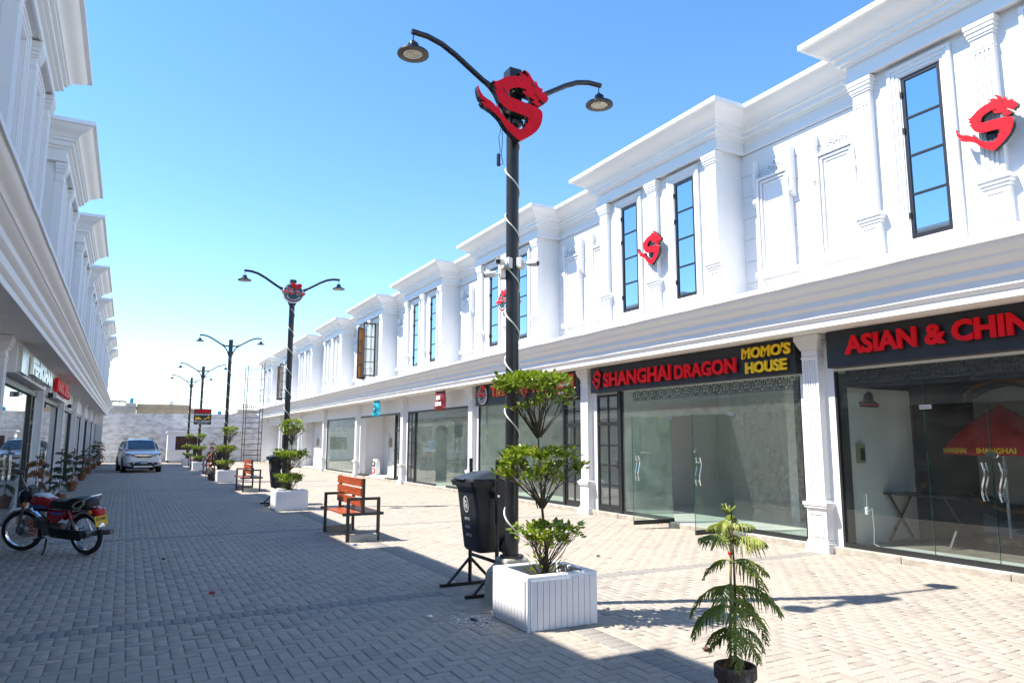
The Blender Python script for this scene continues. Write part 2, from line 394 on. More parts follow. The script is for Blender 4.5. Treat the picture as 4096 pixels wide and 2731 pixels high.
def letters(parent, txt, u0, u1, v0, v1, fn, d, mt, bold=0.03, each=True, name='letter', slant=0.0, capfit=True):
    """fit txt into the box u0..u1 x v0..v1; every letter a mesh of its own when each"""
    allv, _ = glyph(txt, bold); x0 = min(p[0] for p in allv); x1 = max(p[0] for p in allv)
    ys = [p[1] for p in allv]; y0 = min(ys); y1 = max(ys)
    su = (u1 - u0) / (x1 - x0); sv = (v1 - v0) / (y1 - y0)
    T = lambda x, y, off: (u0 + (x + off - x0) * su + slant * (y - y0) * sv, v0 + (y - y0) * sv)
    parts = []
    if each:
        for i, ch in enumerate(txt):
            if ch == ' ': continue
            off = width(txt[:i]) if i else 0.0
            v, f = glyph(ch, bold)
            vs, fs = solid([T(p[0], p[1], off) for p in v], f, fn, d)
            parts.append((vs, fs))
    else:
        v, f = glyph(txt, bold); parts.append(solid([T(p[0], p[1], 0) for p in v], f, fn, d))
    res = []
    for vs, fs in parts:
        mb = MB(); mb.add(vs, fs); res.append(mb.build(name, mt, parent))
    return res

# ------------------------------------------------------------------ ground and paving
def project(x, y, z):
    c, s_ = math.cos(YAW), math.sin(YAW); r = x * c - y * s_; d = x * s_ + y * c; u = z - CAMH
    d2 = d * math.cos(PIT) + u * math.sin(PIT); u2 = -d * math.sin(PIT) + u * math.cos(PIT)
    f = 24.91 / 36 * 1024
    if d2 < 0.1: return None
    return 512 + f * r / d2, 341 - f * u2 / d2
g = MB(); g.add([(-900, -900, -.09), (900, -900, -.09), (900, 900, -.09), (-900, 900, -.09)], [(0, 1, 2, 3)])
o = g.build('ground', 'earth'); o['kind'] = 'structure'; o['label'] = 'bare sandy ground beyond the paved street'
PX0, PX1, PY0, PY1 = -1.95, 9.12, -6.0, 57.5
g = MB(); g.box(PX0 - .5, PX1 + .5, PY0, PY1, -.08, -.011)
paving = g.build('paving', 'sand_joint'); paving['kind'] = 'structure'; paving['label'] = 'sand bed of the block paved street'
W_, GAP = 0.1005, 0.0046
bandx = [(3.46, 3.67)]; bandy = [(0.85, 1.06), (7.12, 7.33), (13.25, 13.46), (25.4, 25.61), (37.6, 37.8), (49.6, 49.8)]
xs = [PX0] + [v for b in bandx for v in b] + [PX1]; ys = [PY0] + [v for b in bandy for v in b] + [PY1]
rects = []
for ix in range(0, len(xs), 2):
    for iy in range(0, len(ys), 2):
        X0, X1, Y0, Y1 = xs[ix], xs[ix + 1], ys[iy], ys[iy + 1]
        a0, a1 = int(X0 / W_) - 3, int(X1 / W_) + 3; b0, b1 = int(Y0 / W_) - 3, int(Y1 / W_) + 3
        for a in range(a0, a1):
            for b in range(b0, b1):
                c = (a - b) % 4
                if c == 0: q = (a * W_, (a + 2) * W_, b * W_, (b + 1) * W_)
                elif c == 3: q = (a * W_, (a + 1) * W_, b * W_, (b + 2) * W_)
                else: continue
                q = (max(q[0], X0), min(q[1], X1), max(q[2], Y0), min(q[3], Y1))
                if q[1] - q[0] > .025 and q[3] - q[2] > .025: rects.append((*q, 0))
for X0, X1 in bandx:
    for i in range(int((PY1 - PY0) / W_)): rects.append((X0, X1, PY0 + i * W_, PY0 + (i + 1) * W_, 1))
for Y0, Y1 in bandy:
    for X0, X1 in ((PX0, bandx[0][0]), (bandx[0][1], PX1)):
        for i in range(int((X1 - X0) / W_)): rects.append((X0 + i * W_, X0 + (i + 1) * W_, Y0, Y1, 1))
def vis(q):
    p = project((q[0] + q[1]) / 2, (q[2] + q[3]) / 2, 0)
    return p is not None and -4 < p[0] < 1028 and p[1] < 690
order = sorted([i for i, q in enumerate(rects) if vis(q) and abs((q[1] - q[0]) * (q[3] - q[2]) - 2 * W_ * W_) < 1e-5 and q[4] == 0],
               key=lambda i: ((rects[i][0] + rects[i][1]) / 2) ** 2 + ((rects[i][2] + rects[i][3]) / 2) ** 2)
single = set(order[:296])
BV = 0.006
def paver_verts(q, dz=0, tx=0, ty=0):
    g2 = GAP / 2; x0, x1, y0, y1 = q[0] + g2, q[1] - g2, q[2] + g2, q[3] - g2
    cx, cy = (x0 + x1) / 2, (y0 + y1) / 2
    Z = lambda x, y: dz + (x - cx) * tx + (y - cy) * ty
    out = [(x0, y0, -.03), (x1, y0, -.03), (x1, y1, -.03), (x0, y1, -.03)]
    out += [(x, y, Z(x, y) - .005) for x, y in ((x0, y0), (x1, y0), (x1, y1), (x0, y1))]
    out += [(x, y, Z(x, y)) for x, y in ((x0 + BV, y0 + BV), (x1 - BV, y0 + BV), (x1 - BV, y1 - BV), (x0 + BV, y1 - BV))]
    return out
PF = [(8, 9, 10, 11)] + [(4 + k, 4 + (k + 1) % 4, 8 + (k + 1) % 4, 8 + k) for k in range(4)] + [(k, (k + 1) % 4, 4 + (k + 1) % 4, 4 + k) for k in range(4)]
V = []; RN = []; BD = []
for i, q in enumerate(rects):
    if i in single: continue
    V.append(paver_verts(q, rng.gauss(0, .0013), rng.gauss(0, .007), rng.gauss(0, .007))); RN.append(rng.random()); BD.append(q[4] * .85 if q[4] else 0)
V = np.array(V, dtype=np.float32); n = len(V)
F = (np.array(PF, dtype=np.int32)[None] + (np.arange(n, dtype=np.int32) * 12)[:, None, None]).reshape(-1)
me = bpy.data.meshes.new('paver_field'); me.vertices.add(n * 12); me.vertices.foreach_set('co', V.reshape(-1))
me.loops.add(len(F)); me.loops.foreach_set('vertex_index', F)
nf = n * 9; me.polygons.add(nf); me.polygons.foreach_set('loop_start', np.arange(nf, dtype=np.int32) * 4); me.polygons.foreach_set('loop_total', np.full(nf, 4, dtype=np.int32))
at = me.attributes.new('rnd', 'FLOAT', 'FACE'); at.data.foreach_set('value', np.repeat(np.array(RN, dtype=np.float32), 9))
at = me.attributes.new('band', 'FLOAT', 'FACE'); at.data.foreach_set('value', np.repeat(np.array(BD, dtype=np.float32), 9))
me.update(calc_edges=True); me.materials.append(MATS['paver'])
o = bpy.data.objects.new('paver_field', me); link(o, paving); o['kind'] = 'stuff'; o['label'] = 'grey concrete block pavers laid in herringbone'
pm = []
for w, d in ((2 * W_, W_), (W_, 2 * W_)):
    mb = MB(); mb.add(paver_verts((-w / 2, w / 2, -d / 2, d / 2)), PF); me = mb.mesh('paver', recalc=False); me.materials.append(MATS['paver']); pm.append(me)
for i in sorted(single):
    q = rects[i]; o = bpy.data.objects.new('paver', pm[0 if q[1] - q[0] > q[3] - q[2] else 1])
    link(o, paving, ((q[0] + q[1]) / 2, (q[2] + q[3]) / 2, rng.gauss(0, .0013)), (rng.gauss(0, .007), rng.gauss(0, .007), 0))
# smooth concrete slab under the near bin, kerb strips at the shops
# ------------------------------------------------------------------ the two shop buildings
PER = 6.08; YREF = 25.0
def bayc(i): return 4.27 + PER * i
def colc(k): return 7.27 + PER * k
def frame_mb(mb, s, d, y0, y1, z0, z1, t, depth):      # rectangular picture-frame moulding on plane d (outward is -d)
    for a in ((y0, y0 + t, z0, z1), (y1 - t, y1, z0, z1), (y0 + t, y1 - t, z1 - t, z1), (y0 + t, y1 - t, z0, z0 + t)):
        mb.box(s * d, s * (d - depth), a[0], a[1], a[2], a[3])
def mould(mb, s, zs, dfront, dback):                    # stacked slabs (z0, z1, halfwidth, outward) -> column-like mouldings centred on y=0
    for z0, z1, hw, o in zs: mb.box(s * (dfront - o), s * dback, -hw, hw, z0, z1)
def flutes(mb, s, front, back, hw, z0, z1, n, depth=.014):
    mb.box(s * (front + depth), s * back, -hw, hw, z0, z1)
    edge = hw * .30; inner = 2 * (hw - edge); ribw = inner / (2 * n - 1)
    mb.box(s * front, s * (front + depth), -hw, -hw + edge, z0, z1); mb.box(s * front, s * (front + depth), hw - edge, hw, z0, z1)
    for i in range(1, n):
        a = -hw + edge + (2 * i - 1) * ribw; mb.box(s * front, s * (front + depth), a, a + ribw, z0 + .03, z1 - .03)
    mb.box(s * front, s * (front + depth), -hw + edge, hw - edge, z1 - .03, z1); mb.box(s * front, s * (front + depth), -hw + edge, hw - edge, z0, z0 + .03)
def column_proto(s, parent):
    c = MB(); flutes(c, s, .065, .35, .14, .745, 2.84, 5); co = c.build('column', 'plaster_trim', parent, smooth=None)
    p = MB(); mould(p, s, [(-.03, .10, .205, .0), (.10, .135, .195, -.01), (.135, .165, .18, -.025), (.165, .60, .162, -.045),
                           (.60, .63, .178, -.03), (.63, .665, .195, -.01), (.665, .715, .21, .004), (.715, .745, .17, -.03)], 0, .36)
    frame_mb(p, s, .045, -.115, .115, .215, .555, .02, .014)
    p.build('pedestal', 'plaster_trim', co, bevel=.008, seg=2)
    k = MB(); mould(k, s, [(2.84, 2.87, .152, -.05), (2.87, 2.97, .142, -.06), (2.97, 3.0, .158, -.045), (3.0, 3.035, .175, -.03), (3.035, 3.075, .192, -.012),
                           (3.075, 3.11, .207, .0), (3.11, 3.197, .218, .012)], 0, .36)
    k.build('capital', 'plaster_trim', co, bevel=.010, seg=2)
    return co
def pilaster_proto(s, parent):
    c = MB(); flutes(c, s, -.345, -.20, .125, 4.66, 6.22, 4, .012); co = c.build('pilaster', 'plaster_trim', parent)
    p = MB(); mould(p, s, [(3.86, 4.02, .185, .02), (4.02, 4.07, .172, .005), (4.07, 4.50, .150, -.02), (4.50, 4.54, .165, -.005), (4.54, 4.585, .18, .012),
                           (4.585, 4.63, .198, .03), (4.63, 4.66, .15, -.01)], -.36, -.20)
    frame_mb(p, s, -.34, -.105, .105, 4.13, 4.45, .018, .012)
    p.build('pedestal', 'plaster_trim', co, bevel=.006)
    k = MB(); mould(k, s, [(6.22, 6.25, .135, -.008), (6.25, 6.37, .128, -.015), (6.37, 6.40, .142, .0), (6.40, 6.45, .155, .012), (6.45, 6.50, .168, .025), (6.50, 6.579, .18, .035)], -.36, -.20)
    k.build('capital', 'plaster_trim', co, bevel=.006)
    return co
def spiral(c, r0, turns, a0, sgn, n=22, z=0):
    pts = []
    for i in range(n):
        t = i / (n - 1); a = a0 + sgn * turns * 2 * PI * t; r = r0 * (1 - .86 * t); pts.append((c[0] + r * math.cos(a), c[1] + r * math.sin(a)))
    return pts
def ornament_mesh(s):
    mb = MB(); d0 = .27
    def put(pts, r): mb.tube([(s * (d0 - .004), y, z) for y, z in pts], r, 5)
    for m in (-1, 1):
        put([(m * y, z) for y, z in spiral((.10, .095), .065, 1.4, PI, -1)], [.020 - .010 * i / 21 for i in range(22)])
        put([(m * y, z) for y, z in spiral((.235, .055), .05, 1.3, PI * .9, 1)], [.017 - .008 * i / 21 for i in range(22)])
        put([(m * y, z) for y, z in [(.0, .03), (.06, .02), (.14, .03), (.2, .015), (.28, .03), (.34, .005)]], [.016, .018, .018, .016, .014, .008])
        put([(m * y, z) for y, z in [(.03, .12), (.05, .16), (.03, .20), (.0, .215)]], .016)
        for y, z, a in ((.17, .10, .5), (.30, .07, .2), (.14, .15, 1.0), (.06, .045, .3), (.26, .10, .9)):
            put([(m * y, z), (m * (y + .03 * math.cos(a)), z + .03 * math.sin(a)), (m * (y + .055 * math.cos(a)), z + .05 * math.sin(a))], [.012, .015, .004])
    mb.tube([(s * d0, .05 * math.cos(a), .11 + .05 * math.sin(a)) for a in [2 * PI * i / 14 for i in range(15)]], .013, 5)
    mb.sphere((s * (d0 - .005), 0, .11), .024, 8, 6)
    return mb
def panel_proto(s, parent):
    p = MB()
    p.box(s * .285, s * .23, -.335, .335, 4.40, 6.02)
    frame_mb(p, s, .23, -.335, .335, 4.40, 6.02, .045, .06); frame_mb(p, s, .23, -.275, .275, 4.46, 5.96, .04, .035); frame_mb(p, s, .23, -.215, .215, 4.52, 5.90, .03, .016)
    p.box(s * .285, s * .12, -.375, .375, 4.31, 4.395)
    o = p.build('wall_panel', 'plaster_trim', parent, bevel=.004)
    for m in (-1, 1):
        q = MB()
        prof = [(.285, 6.36), (.17, 6.36), (.17, 6.05), (.185, 5.85), (.20, 5.72), (.17, 5.66), (.16, 5.61), (.19, 5.56), (.24, 5.53), (.285, 5.52)]
        y0, y1 = sorted((m * .345, m * .40))
        q.prism(prof, lambda u, v, w: (s * u, w, v), y0, y1)
        q.cyl((s * .195, y0 - .004, 5.625), (s * .195, y1 + .004, 5.625), .033, n=10)
        q.build('console', 'plaster_trim', o)
    ornament_mesh(s).build('ornament', 'plaster_trim', o, loc=(0, 0, 6.06), smooth=50)
    return o
CORN = [(0, 6.58), (.03, 6.58), (.03, 6.63), (0, 6.645), (0, 6.80), (.05, 6.815), (.05, 6.845), (.10, 6.86), (.10, 6.93), (.145, 6.95), (.145, 6.99), (.17, 7.0),
        (.185, 7.03), (.215, 7.06), (.26, 7.085), (.31, 7.11), (.355, 7.145), (.375, 7.175), (.385, 7.185), (.44, 7.19), (.44, 7.265), (.0, 7.31)]
FASC = [(-.41, 3.2), (-.41, 3.285), (-.43, 3.30), (-.455, 3.335), (-.455, 3.435), (-.475, 3.45), (-.505, 3.485), (-.505, 3.56), (-.52, 3.575), (-.56, 3.60), (-.585, 3.635), (-.60, 3.64),
        (-.605, 3.665), (-.63, 3.69), (-.675, 3.72), (-.705, 3.76), (-.715, 3.79), (-.74, 3.795), (-.74, 3.85), (-.70, 3.87), (-.20, 3.93), (.45, 3.95)]
WIN_DY = .81
def window_proto(s, parent, pm='upper_glass', name='window'):
    """leaf origin at the hinge edge (far side); spans y -.52..0"""
    f = MB(); z0, z1 = 4.175, 6.365
    f.box(s * -.255, s * -.205, -.52, -.475, z0, z1); f.box(s * -.255, s * -.205, -.045, 0, z0, z1)
    f.box(s * -.254, s * -.206, -.475, -.045, z1 - .05, z1); f.box(s * -.254, s * -.206, -.475, -.045, z0, z0 + .06)
    h = (z1 - .05 - z0 - .06) / 4
    for i in (1, 2, 3): f.box(s * -.25, s * -.21, -.475, -.045, z0 + .06 + h * i - .014, z0 + .06 + h * i + .014)
    for z in (4.45, 5.6, 6.1): f.box(s * -.275, s * -.255, -.02, .012, z, z + .07)
    o = f.build(name, 'black_metal', parent)
    for i in range(4):
        q = MB(); a = z0 + .06 + h * i; q.box(s * -.236, s * -.226, -.475, -.045, a + (.014 if i else 0), a + h - (.014 if i < 3 else 0)); q.build('pane', pm, o)
    return o
def make_building(s, xbase, name, label, i0, i1, wins, y0, y1):
    B = thing(name, label, 'building', (xbase, YREF, 0))
    def bx(mb, d0, d1, ya, yb, z0, z1): mb.box(s * d0, s * d1, ya - YREF, yb - YREF, z0, z1)
    # ground storey carcass
    m = MB(); bx(m, .45, 6.0, y0, y1, 3.17, 3.94); m.build('floor_slab', 'plaster', B)
    m = MB(); bx(m, -.405, .45, y0, y1, 3.2, 3.9); 
    m.build('soffit', 'soffit', B)
    m = MB(); bx(m, .3, 6.0, y0, y1, 6.9, 7.27); m.build('roof', 'plaster', B)
    m = MB(); bx(m, 6.0, 6.2, y0, y1, 0, 7.27); m.build('rear_wall', 'plaster', B)
    for ya in (y0, y1 - .2):
        m = MB(); bx(m, .45, 6.0, ya, ya + .2, 0, 6.9); bx(m, -.2, .45, ya, ya + .2, 0, 3.2); m.build('end_wall', 'plaster', B)
    # lower cornice, slightly wavering like hand-run plaster
    m = MB(); ny = 150; rr = random.Random(3); prev = 0
    rings = []
    for j in range(ny + 1):
        y = y0 + (y1 - y0) * j / ny; prev = .8 * prev + rr.gauss(0, .003)
        ring = []
        for a, (d, z) in enumerate(FASC):
            wv = prev * (1.0 if a >= 15 else .3) + (rr.gauss(0, .0035) if 16 <= a <= 19 else 0)
            ring.append((s * d, y - YREF, z + (wv if a > 0 else 0)))
        rings.append(ring)
    m.loft(rings, closed=False); m.build('lower_cornice', 'plaster_trim', B, smooth=35)
    for y in (y0, y1):
        m = MB(); m.prism(FASC + [(.45, 3.2)], lambda u, v, w: (s * u, w, v), y - YREF - .002, y - YREF + .002)
        m.build('cornice_end', 'plaster_trim', B)
    # upper cornice breaking forward over every bay
    path = [(.29, y0)]
    for i in range(i0, i1 + 1):
        c = bayc(i); path += [(.29, c - 1.77), (-.36, c - 1.77), (-.36, c + 1.77), (.29, c + 1.77)]
    path += [(.29, y1)]
    seg = []
    for (a, b), (c, d) in zip(path, path[1:]):
        if abs(d - b) > 1e-6: seg.append((-1, 0))
        elif c < a: seg.append((0, -1))
        else: seg.append((0, 1))
    m = MB(); rings = []
    for k, (d, y) in enumerate(path):
        if k == 0: nn = seg[0]
        elif k == len(path) - 1: nn = seg[-1]
        else: nn = (seg[k - 1][0] + seg[k][0], seg[k - 1][1] + seg[k][1])
        rings.append([(s * (d + nn[0] * o), y + nn[1] * o - YREF, z) for o, z in CORN])
    m.loft(rings, closed=False); m.build('upper_cornice', 'plaster_trim', B, smooth=35)
    # bays
    colp = pil = pan = win = None
    for i in range(i0, i1 + 1):
        c = bayc(i); m = MB(); hasw = wins.get(i, wins.get('*'))
        ya, yb = c - 1.70, c + 1.70
        op = [(c - WIN_DY - .26, c - WIN_DY + .26), (c + WIN_DY - .26, c + WIN_DY + .26)]
        zl, zh = 4.17, 6.37
        bx(m, -.26, .30, ya, yb, 3.90, zl); bx(m, -.26, .30, ya, yb, zh, 7.20)
        for a, b in ((ya, op[0][0]), (op[0][1], op[1][0]), (op[1][1], yb)): bx(m, -.26, .30, a, b, zl, zh)
        bx(m, -.355, -.26, c - 1.765, c + 1.765, 6.60, 7.0)
        for sg in (-1, 1): bx(m, -.26, .29, c + sg * 1.70, c + sg * 1.765, 6.60, 7.0)
        if hasw == 'blank':
            for a, b in op: bx(m, -.20, .0, a, b, zl, zh)
        wall = m.build('bay_wall', 'plaster', B)
        for a, b in op:
            m = MB(); yc = (a + b) / 2 - YREF
            for t, hw, dp in ((.05, .42, .045), (.05, .37, .030), (.045, .32, .016)):
                for yy in (yc - hw, yc + hw - t): m.box(s * -.26, s * (-.26 - dp), yy, yy + t, 4.02, 6.37 + hw - .26)
                m.box(s * -.26, s * (-.26 - dp), yc - hw + t, yc + hw - t, 6.37 + hw - .26 - t, 6.37 + hw - .26)
            m.box(s * -.26, s * -.30, yc - .30, yc + .30, 4.05, 4.16)
            m.build('window_surround', 'plaster_trim', wall, bevel=.004)
        if pil is None:
            pil = pilaster_proto(s, B); first = True
        for dy in (-1.585, 0, 1.585):
            if first: pil.location = (0, c + dy - YREF, 0); first = False
            else: dupe(pil, B, (0, c + dy - YREF, 0))
        if hasw == 'closed':
            for a, b in op:
                if win is None: win = window_proto(s, B); win.location = (0, b - YREF, 0)
                else: dupe(win, B, (0, b - YREF, 0))
        elif hasw == 'open':
            for n_, (a, b) in enumerate(op):
                w = window_proto(s, B, ('pane_clear', 'infill')[n_], 'open_window')  # panes of the far leaf are set to a solid amber-brown
                piv = Vector((s * -.25, b - YREF, 0)); ang = -s * R((88, 47)[n_])
                w.location = piv - (Matrix.Rotation(ang, 3, 'Z') @ Vector((s * -.25, 0, 0))); w.rotation_euler = (0, 0, ang)
            m = MB(); bx(m, -.15, -.14, c - 1.3, c + 1.3, 4.1, 6.5); m.build('infill', 'pale_render', B)
    for i in range(i0, i1 + 2):
        a = bayc(i - 1) + 1.70 if i > i0 else y0 + .2; b = bayc(i) - 1.70 if i <= i1 else y1 - .2
        if b - a < .2: continue
        m = MB(); h = (6.57 - 3.9) / 7
        bx(m, .30, .42, a, b, 3.90, 6.9)
        for q in range(7): bx(m, .288, .30, a, b, 3.90 + h * q + .006, 3.90 + h * (q + 1) - .006)
        m.build('recess_wall', 'plaster', B)
        if b - a > 2:
            cc = (a + b) / 2
            for dy in (-.60, .60):
                if pan is None: pan = panel_proto(s, B); pan.location = (0, cc + dy - YREF, 0)
                else: dupe(pan, B, (0, cc + dy - YREF, 0))
    for k in range(i0 - 1, i1 + 1):
        c = colc(k)
        if not (y0 + .3 < c < y1 - .3): continue
        if colp is None: colp = column_proto(s, B); colp.location = (0, c - YREF, 0)
        else: dupe(colp, B, (0, c - YREF, 0))
        m = MB(); bx(m, .20, .47, c - .30, c + .30, 0, 3.2); bx(m, .47, 6.0, c - .09, c + .09, 0, 3.18); m.build('pier', 'plaster', B)
    m = MB(); bx(m, 4.9, 6.0, y0 + .2, y1 - .2, 0.0, 3.18); m.build('shop_back_wall', 'inner_wall', B)
    m = MB(); bx(m, .13, 4.9, y0 + .2, y1 - .2, -.05, .098); m.build('shop_floor', 'inner_floor', B)
    dl = MB(); dl.lathe([(.001, 0), (.05, 0), (.052, -.004), (.065, -.006), (.068, .002)], 14); dproto = None
    for k in range(int((y1 - y0) / 1.55)):
        y = y0 + 1 + k * 1.55
        if dproto is None: dproto = dl.build('downlight', 'lens_glass', B, loc=(s * -.12, y - YREF, 3.199))
        else: dupe(dproto, B, (s * -.12, y - YREF, 3.199))
    return B, bx
RB, rbx = make_building(1, 8.98, 'arcade_building', 'white two-storey shop row in sunlight along the right of the street', -1, 8,
                        {'*': 'closed', 4: 'open', 7: 'open', 5: 'blank', 6: 'blank', 8: 'blank'}, -4.0, 55.4)
LB, lbx = make_building(-1, -1.66, 'arcade_building', 'white two-storey shop row in shade along the left of the street', -2, 8, {'*': 'blank'}, -10.0, 55.4)

# kerb in front of the shops, broken in places
for (s, xb, lab) in ((1, 8.98, 'rough mortar kerb below the sunny shopfronts on the right'), (-1, -1.66, 'rough mortar kerb below the shaded shopfronts on the left')):
    K = thing('kerb', lab, 'kerb', (xb + s * .16, YREF, 0)); K['kind'] = 'structure'
    y = -3.9
    while y < 55:
        ln = rng.uniform(.7, 1.5); b = MB(); b.box(-.045, .035, 0, ln - .008, -.06, rng.uniform(.088, .103)); 
        b.build('kerb_stone', 'curb', K, loc=(rng.uniform(-.006, .006), y - YREF, 0), bevel=.012, seg=2); y += ln

# ------------------------------------------------------------------ shopfronts
GD = .235
def pane(B, bx, y0, y1, z0=.16, z1=2.62, mt='shop_glass', d=GD):
    m = MB(); bx(m, d - .006, d + .006, y0, y1, z0, z1); return m.build('glass_pane', mt, B)
def rail(B, bx, y0, y1, z0, z1, d0=GD - .03, d1=GD + .03, nm='frame_rail'):
    m = MB(); bx(m, d0, d1, y0, y1, z0, z1); return m.build(nm, 'black_metal', B)
def header(B, bx, y0, y1, z0=2.64):
    m = MB(); bx(m, .21, .40, y0, y1, z0, 3.2); return m.build('header_wall', 'plaster', B)
def french_door(B, s, ya, yb, hinge_far=True, mt='door_glass', ang=0.0):
    """black steel door with two columns of panes; local y from ya to yb"""
    w = yb - ya; f = MB(); t = .05
    def r(y0, y1, z0, z1, dd=.022): f.box(s * -dd, s * dd, y0, y1, z0, z1)
    r(0, t, .11, 2.60); r(w - t, w, .11, 2.60); r(t, w - t, 2.55, 2.60, .021); r(t, w - t, .11, .24, .021); r(t, w - t, 1.93, 2.01, .021)
    r(w / 2 - .016, w / 2 + .016, .24, 1.93, .018); r(w / 2 - .016, w / 2 + .016, 2.01, 2.55, .018)
    zr = [.24 + (1.93 - .24) * i / 4 for i in range(5)]
    for z in zr[1:-1]: r(t, w - t, z - .013, z + .013, .017)
    r(t, w - t, 2.27, 2.295, .017)
    o = f.build('door', 'black_metal', B, loc=(s * GD, ya - YREF, 0))
    cells = [(zr[i], zr[i + 1]) for i in range(4)] + [(2.01, 2.28), (2.28, 2.55)]
    for a, b in cells:
        for y0, y1 in ((t, w / 2 - .016), (w / 2 + .016, w - t)):
            q = MB(); q.box(s * -.004, s * .004, y0, y1, a + .013, b - .013); q.build('pane', mt, o)
    h = MB(); hy = .03 if hinge_far else w - .03
    h.box(s * -.045, s * -.022, hy - .025, hy + .025, 1.02, 1.18); h.build('lock_box', 'black_metal', o)
    return o
def handle_mesh(s):
    mb = MB()
    pts = []
    for i in range(13):
        t = i / 12; pts.append((0, .022 * math.sin(2 * PI * t), -.23 + .46 * t))
    for x in (-.045, .045):
        mb.tube([(x, y, z) for x_, y, z in pts], .011, 8)
    for z in (-.15, .15): mb.cyl((-.045, 0, z), (.045, 0, z), .008, n=8)
    return mb.mesh('handle', 40)
HM = handle_mesh(1); HM.materials.append(MATS['chrome'])
def handle(parent, loc, rz=0):
    o = bpy.data.objects.new('handle', HM); link(o, parent, loc, (0, 0, rz)); return o
def patch(parent, loc, w=.16, h=.055):
    m = MB(); m.box(-.018, .018, -w / 2, w / 2, -h / 2, h / 2); return m.build('patch_fitting', 'alu', parent, loc=loc, bevel=.003)
C = colc; e = .30
# shop with the ASIAN & CHINESE board (nearest on the right)
a, b = C(-1) + e, C(0) - e
header(RB, rbx, a, b)
rail(RB, rbx, a, b, .10, .165); rail(RB, rbx, b - .035, b, .165, 2.62); rail(RB, rbx, a, a + .035, .165, 2.62)
dy = [5.66, 4.88, 4.10]
pane(RB, rbx, dy[0], b - .035, mt='shop_glass_clear'); pane(RB, rbx, a + .035, dy[2], mt='shop_glass_clear'); pane(RB, rbx, dy[2], dy[0], 2.07, 2.62, 'shop_glass_clear')
for q in range(2):
    g = pane(RB, rbx, dy[q + 1] + .004, dy[q] - .004, .165, 2.06, 'shop_glass_clear')
    handle(g, (GD, (dy[1] + (.10 if q == 0 else -.10)) - YREF, 1.12))
    ed = MB(); rbx(ed, GD - .0075, GD + .0075, dy[q + 1] + .001, dy[q + 1] + .006, .165, 2.06); ed.build('glass_edge', 'glass_edge', g)
ed = MB(); rbx(ed, GD - .0075, GD + .0075, dy[0] - .002, dy[0] + .003, .165, 2.62); ed.build('glass_edge', 'glass_edge', RB)
patch(RB, (GD, dy[0] - .02 - YREF, 2.05)); patch(RB, (GD, dy[2] + .02 - YREF, 2.05))
lk = MB(); lk.lathe([(.001, -.012), (.05, -.012), (.055, 0), (.05, .012), (.001, .012)], 16, Matrix.Translation((GD, dy[1] - YREF, 1.44)) @ Matrix.Rotation(R(90), 4, 'Y') @ Matrix.Diagonal((.8, 1.5, 1, 1)))
lk.build('lock', 'chrome', RB, smooth=40)
# dark inner lining of this shop, behind its shallow white partition
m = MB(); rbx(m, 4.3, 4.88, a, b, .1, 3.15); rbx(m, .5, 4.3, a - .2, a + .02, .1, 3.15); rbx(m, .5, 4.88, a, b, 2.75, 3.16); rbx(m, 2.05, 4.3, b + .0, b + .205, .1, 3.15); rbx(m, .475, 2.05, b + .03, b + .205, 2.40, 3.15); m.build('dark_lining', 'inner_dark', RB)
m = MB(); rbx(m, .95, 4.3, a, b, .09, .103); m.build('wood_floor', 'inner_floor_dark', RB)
m = MB(); rbx(m, .27, .47, b - .012, b - .002, .1, 2.6); m.build('dark_gap_plate', 'inner_dark', RB)  # added plate on the white pier; dark reflection and gap put into its colour
m = MB(); rbx(m, .475, 2.05, b + .04, b + .205, .1, 2.40); m.build('white_partition', 'inner_wall', RB)
# round dark ring set in the rear of this shop
m = MB(); M0 = Matrix.Translation((3.6, 6.35 - YREF, 1.55)) @ Matrix.Rotation(R(90), 4, 'Y')
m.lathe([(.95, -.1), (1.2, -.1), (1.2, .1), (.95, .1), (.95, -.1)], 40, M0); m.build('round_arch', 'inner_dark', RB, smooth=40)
m = MB(); m.lathe([(1.02, -.115), (1.07, -.115), (1.07, -.101), (1.02, -.101)], 40, M0); m.build('arch_trim', 'infill', RB, smooth=40)
m = MB(); rbx(m, 3.75, 3.8, 5.2, 7.0, .1, 2.7); m.build('arch_panel', 'inner_wall', RB)
# lattice valance (real strips) behind two of the shops' glass
def lattice(ya, yb, z0, z1):
    m = MB(); c = .125; n = int((yb - ya) / c); h = (z1 - z0) / 2
    for i in range(n):
        for j in range(2):
            y = ya + i * c; z = z0 + j * h; t = .014
            def q(y0, y1, za, zb): rbx(m, .40, .408, y + y0 * c, y + y1 * c, z + za * h, z + zb * h)
            f = (i + j) % 2
            q(0, 1, .0, .10); q(.45, .57, .10, .62) if f else q(.45, .57, .38, 1); q(.12, .45, .52, .62); q(.57, .88, .30, .40)
            q(.12, .24, .62, .9) if f else q(.12, .24, .2, .52); q(.76, .88, .40, .8) if f else q(.76, .88, .1, .3); q(.24, .40, .80, .9) if f else q(.24, .40, .2, .3)
            q(.90, 1.0, .1, .6) if f else q(.90, 1.0, .5, 1)
    m.build('lattice', 'black_metal', RB)
lattice(a + .1, b - .1, 2.44, 2.66)
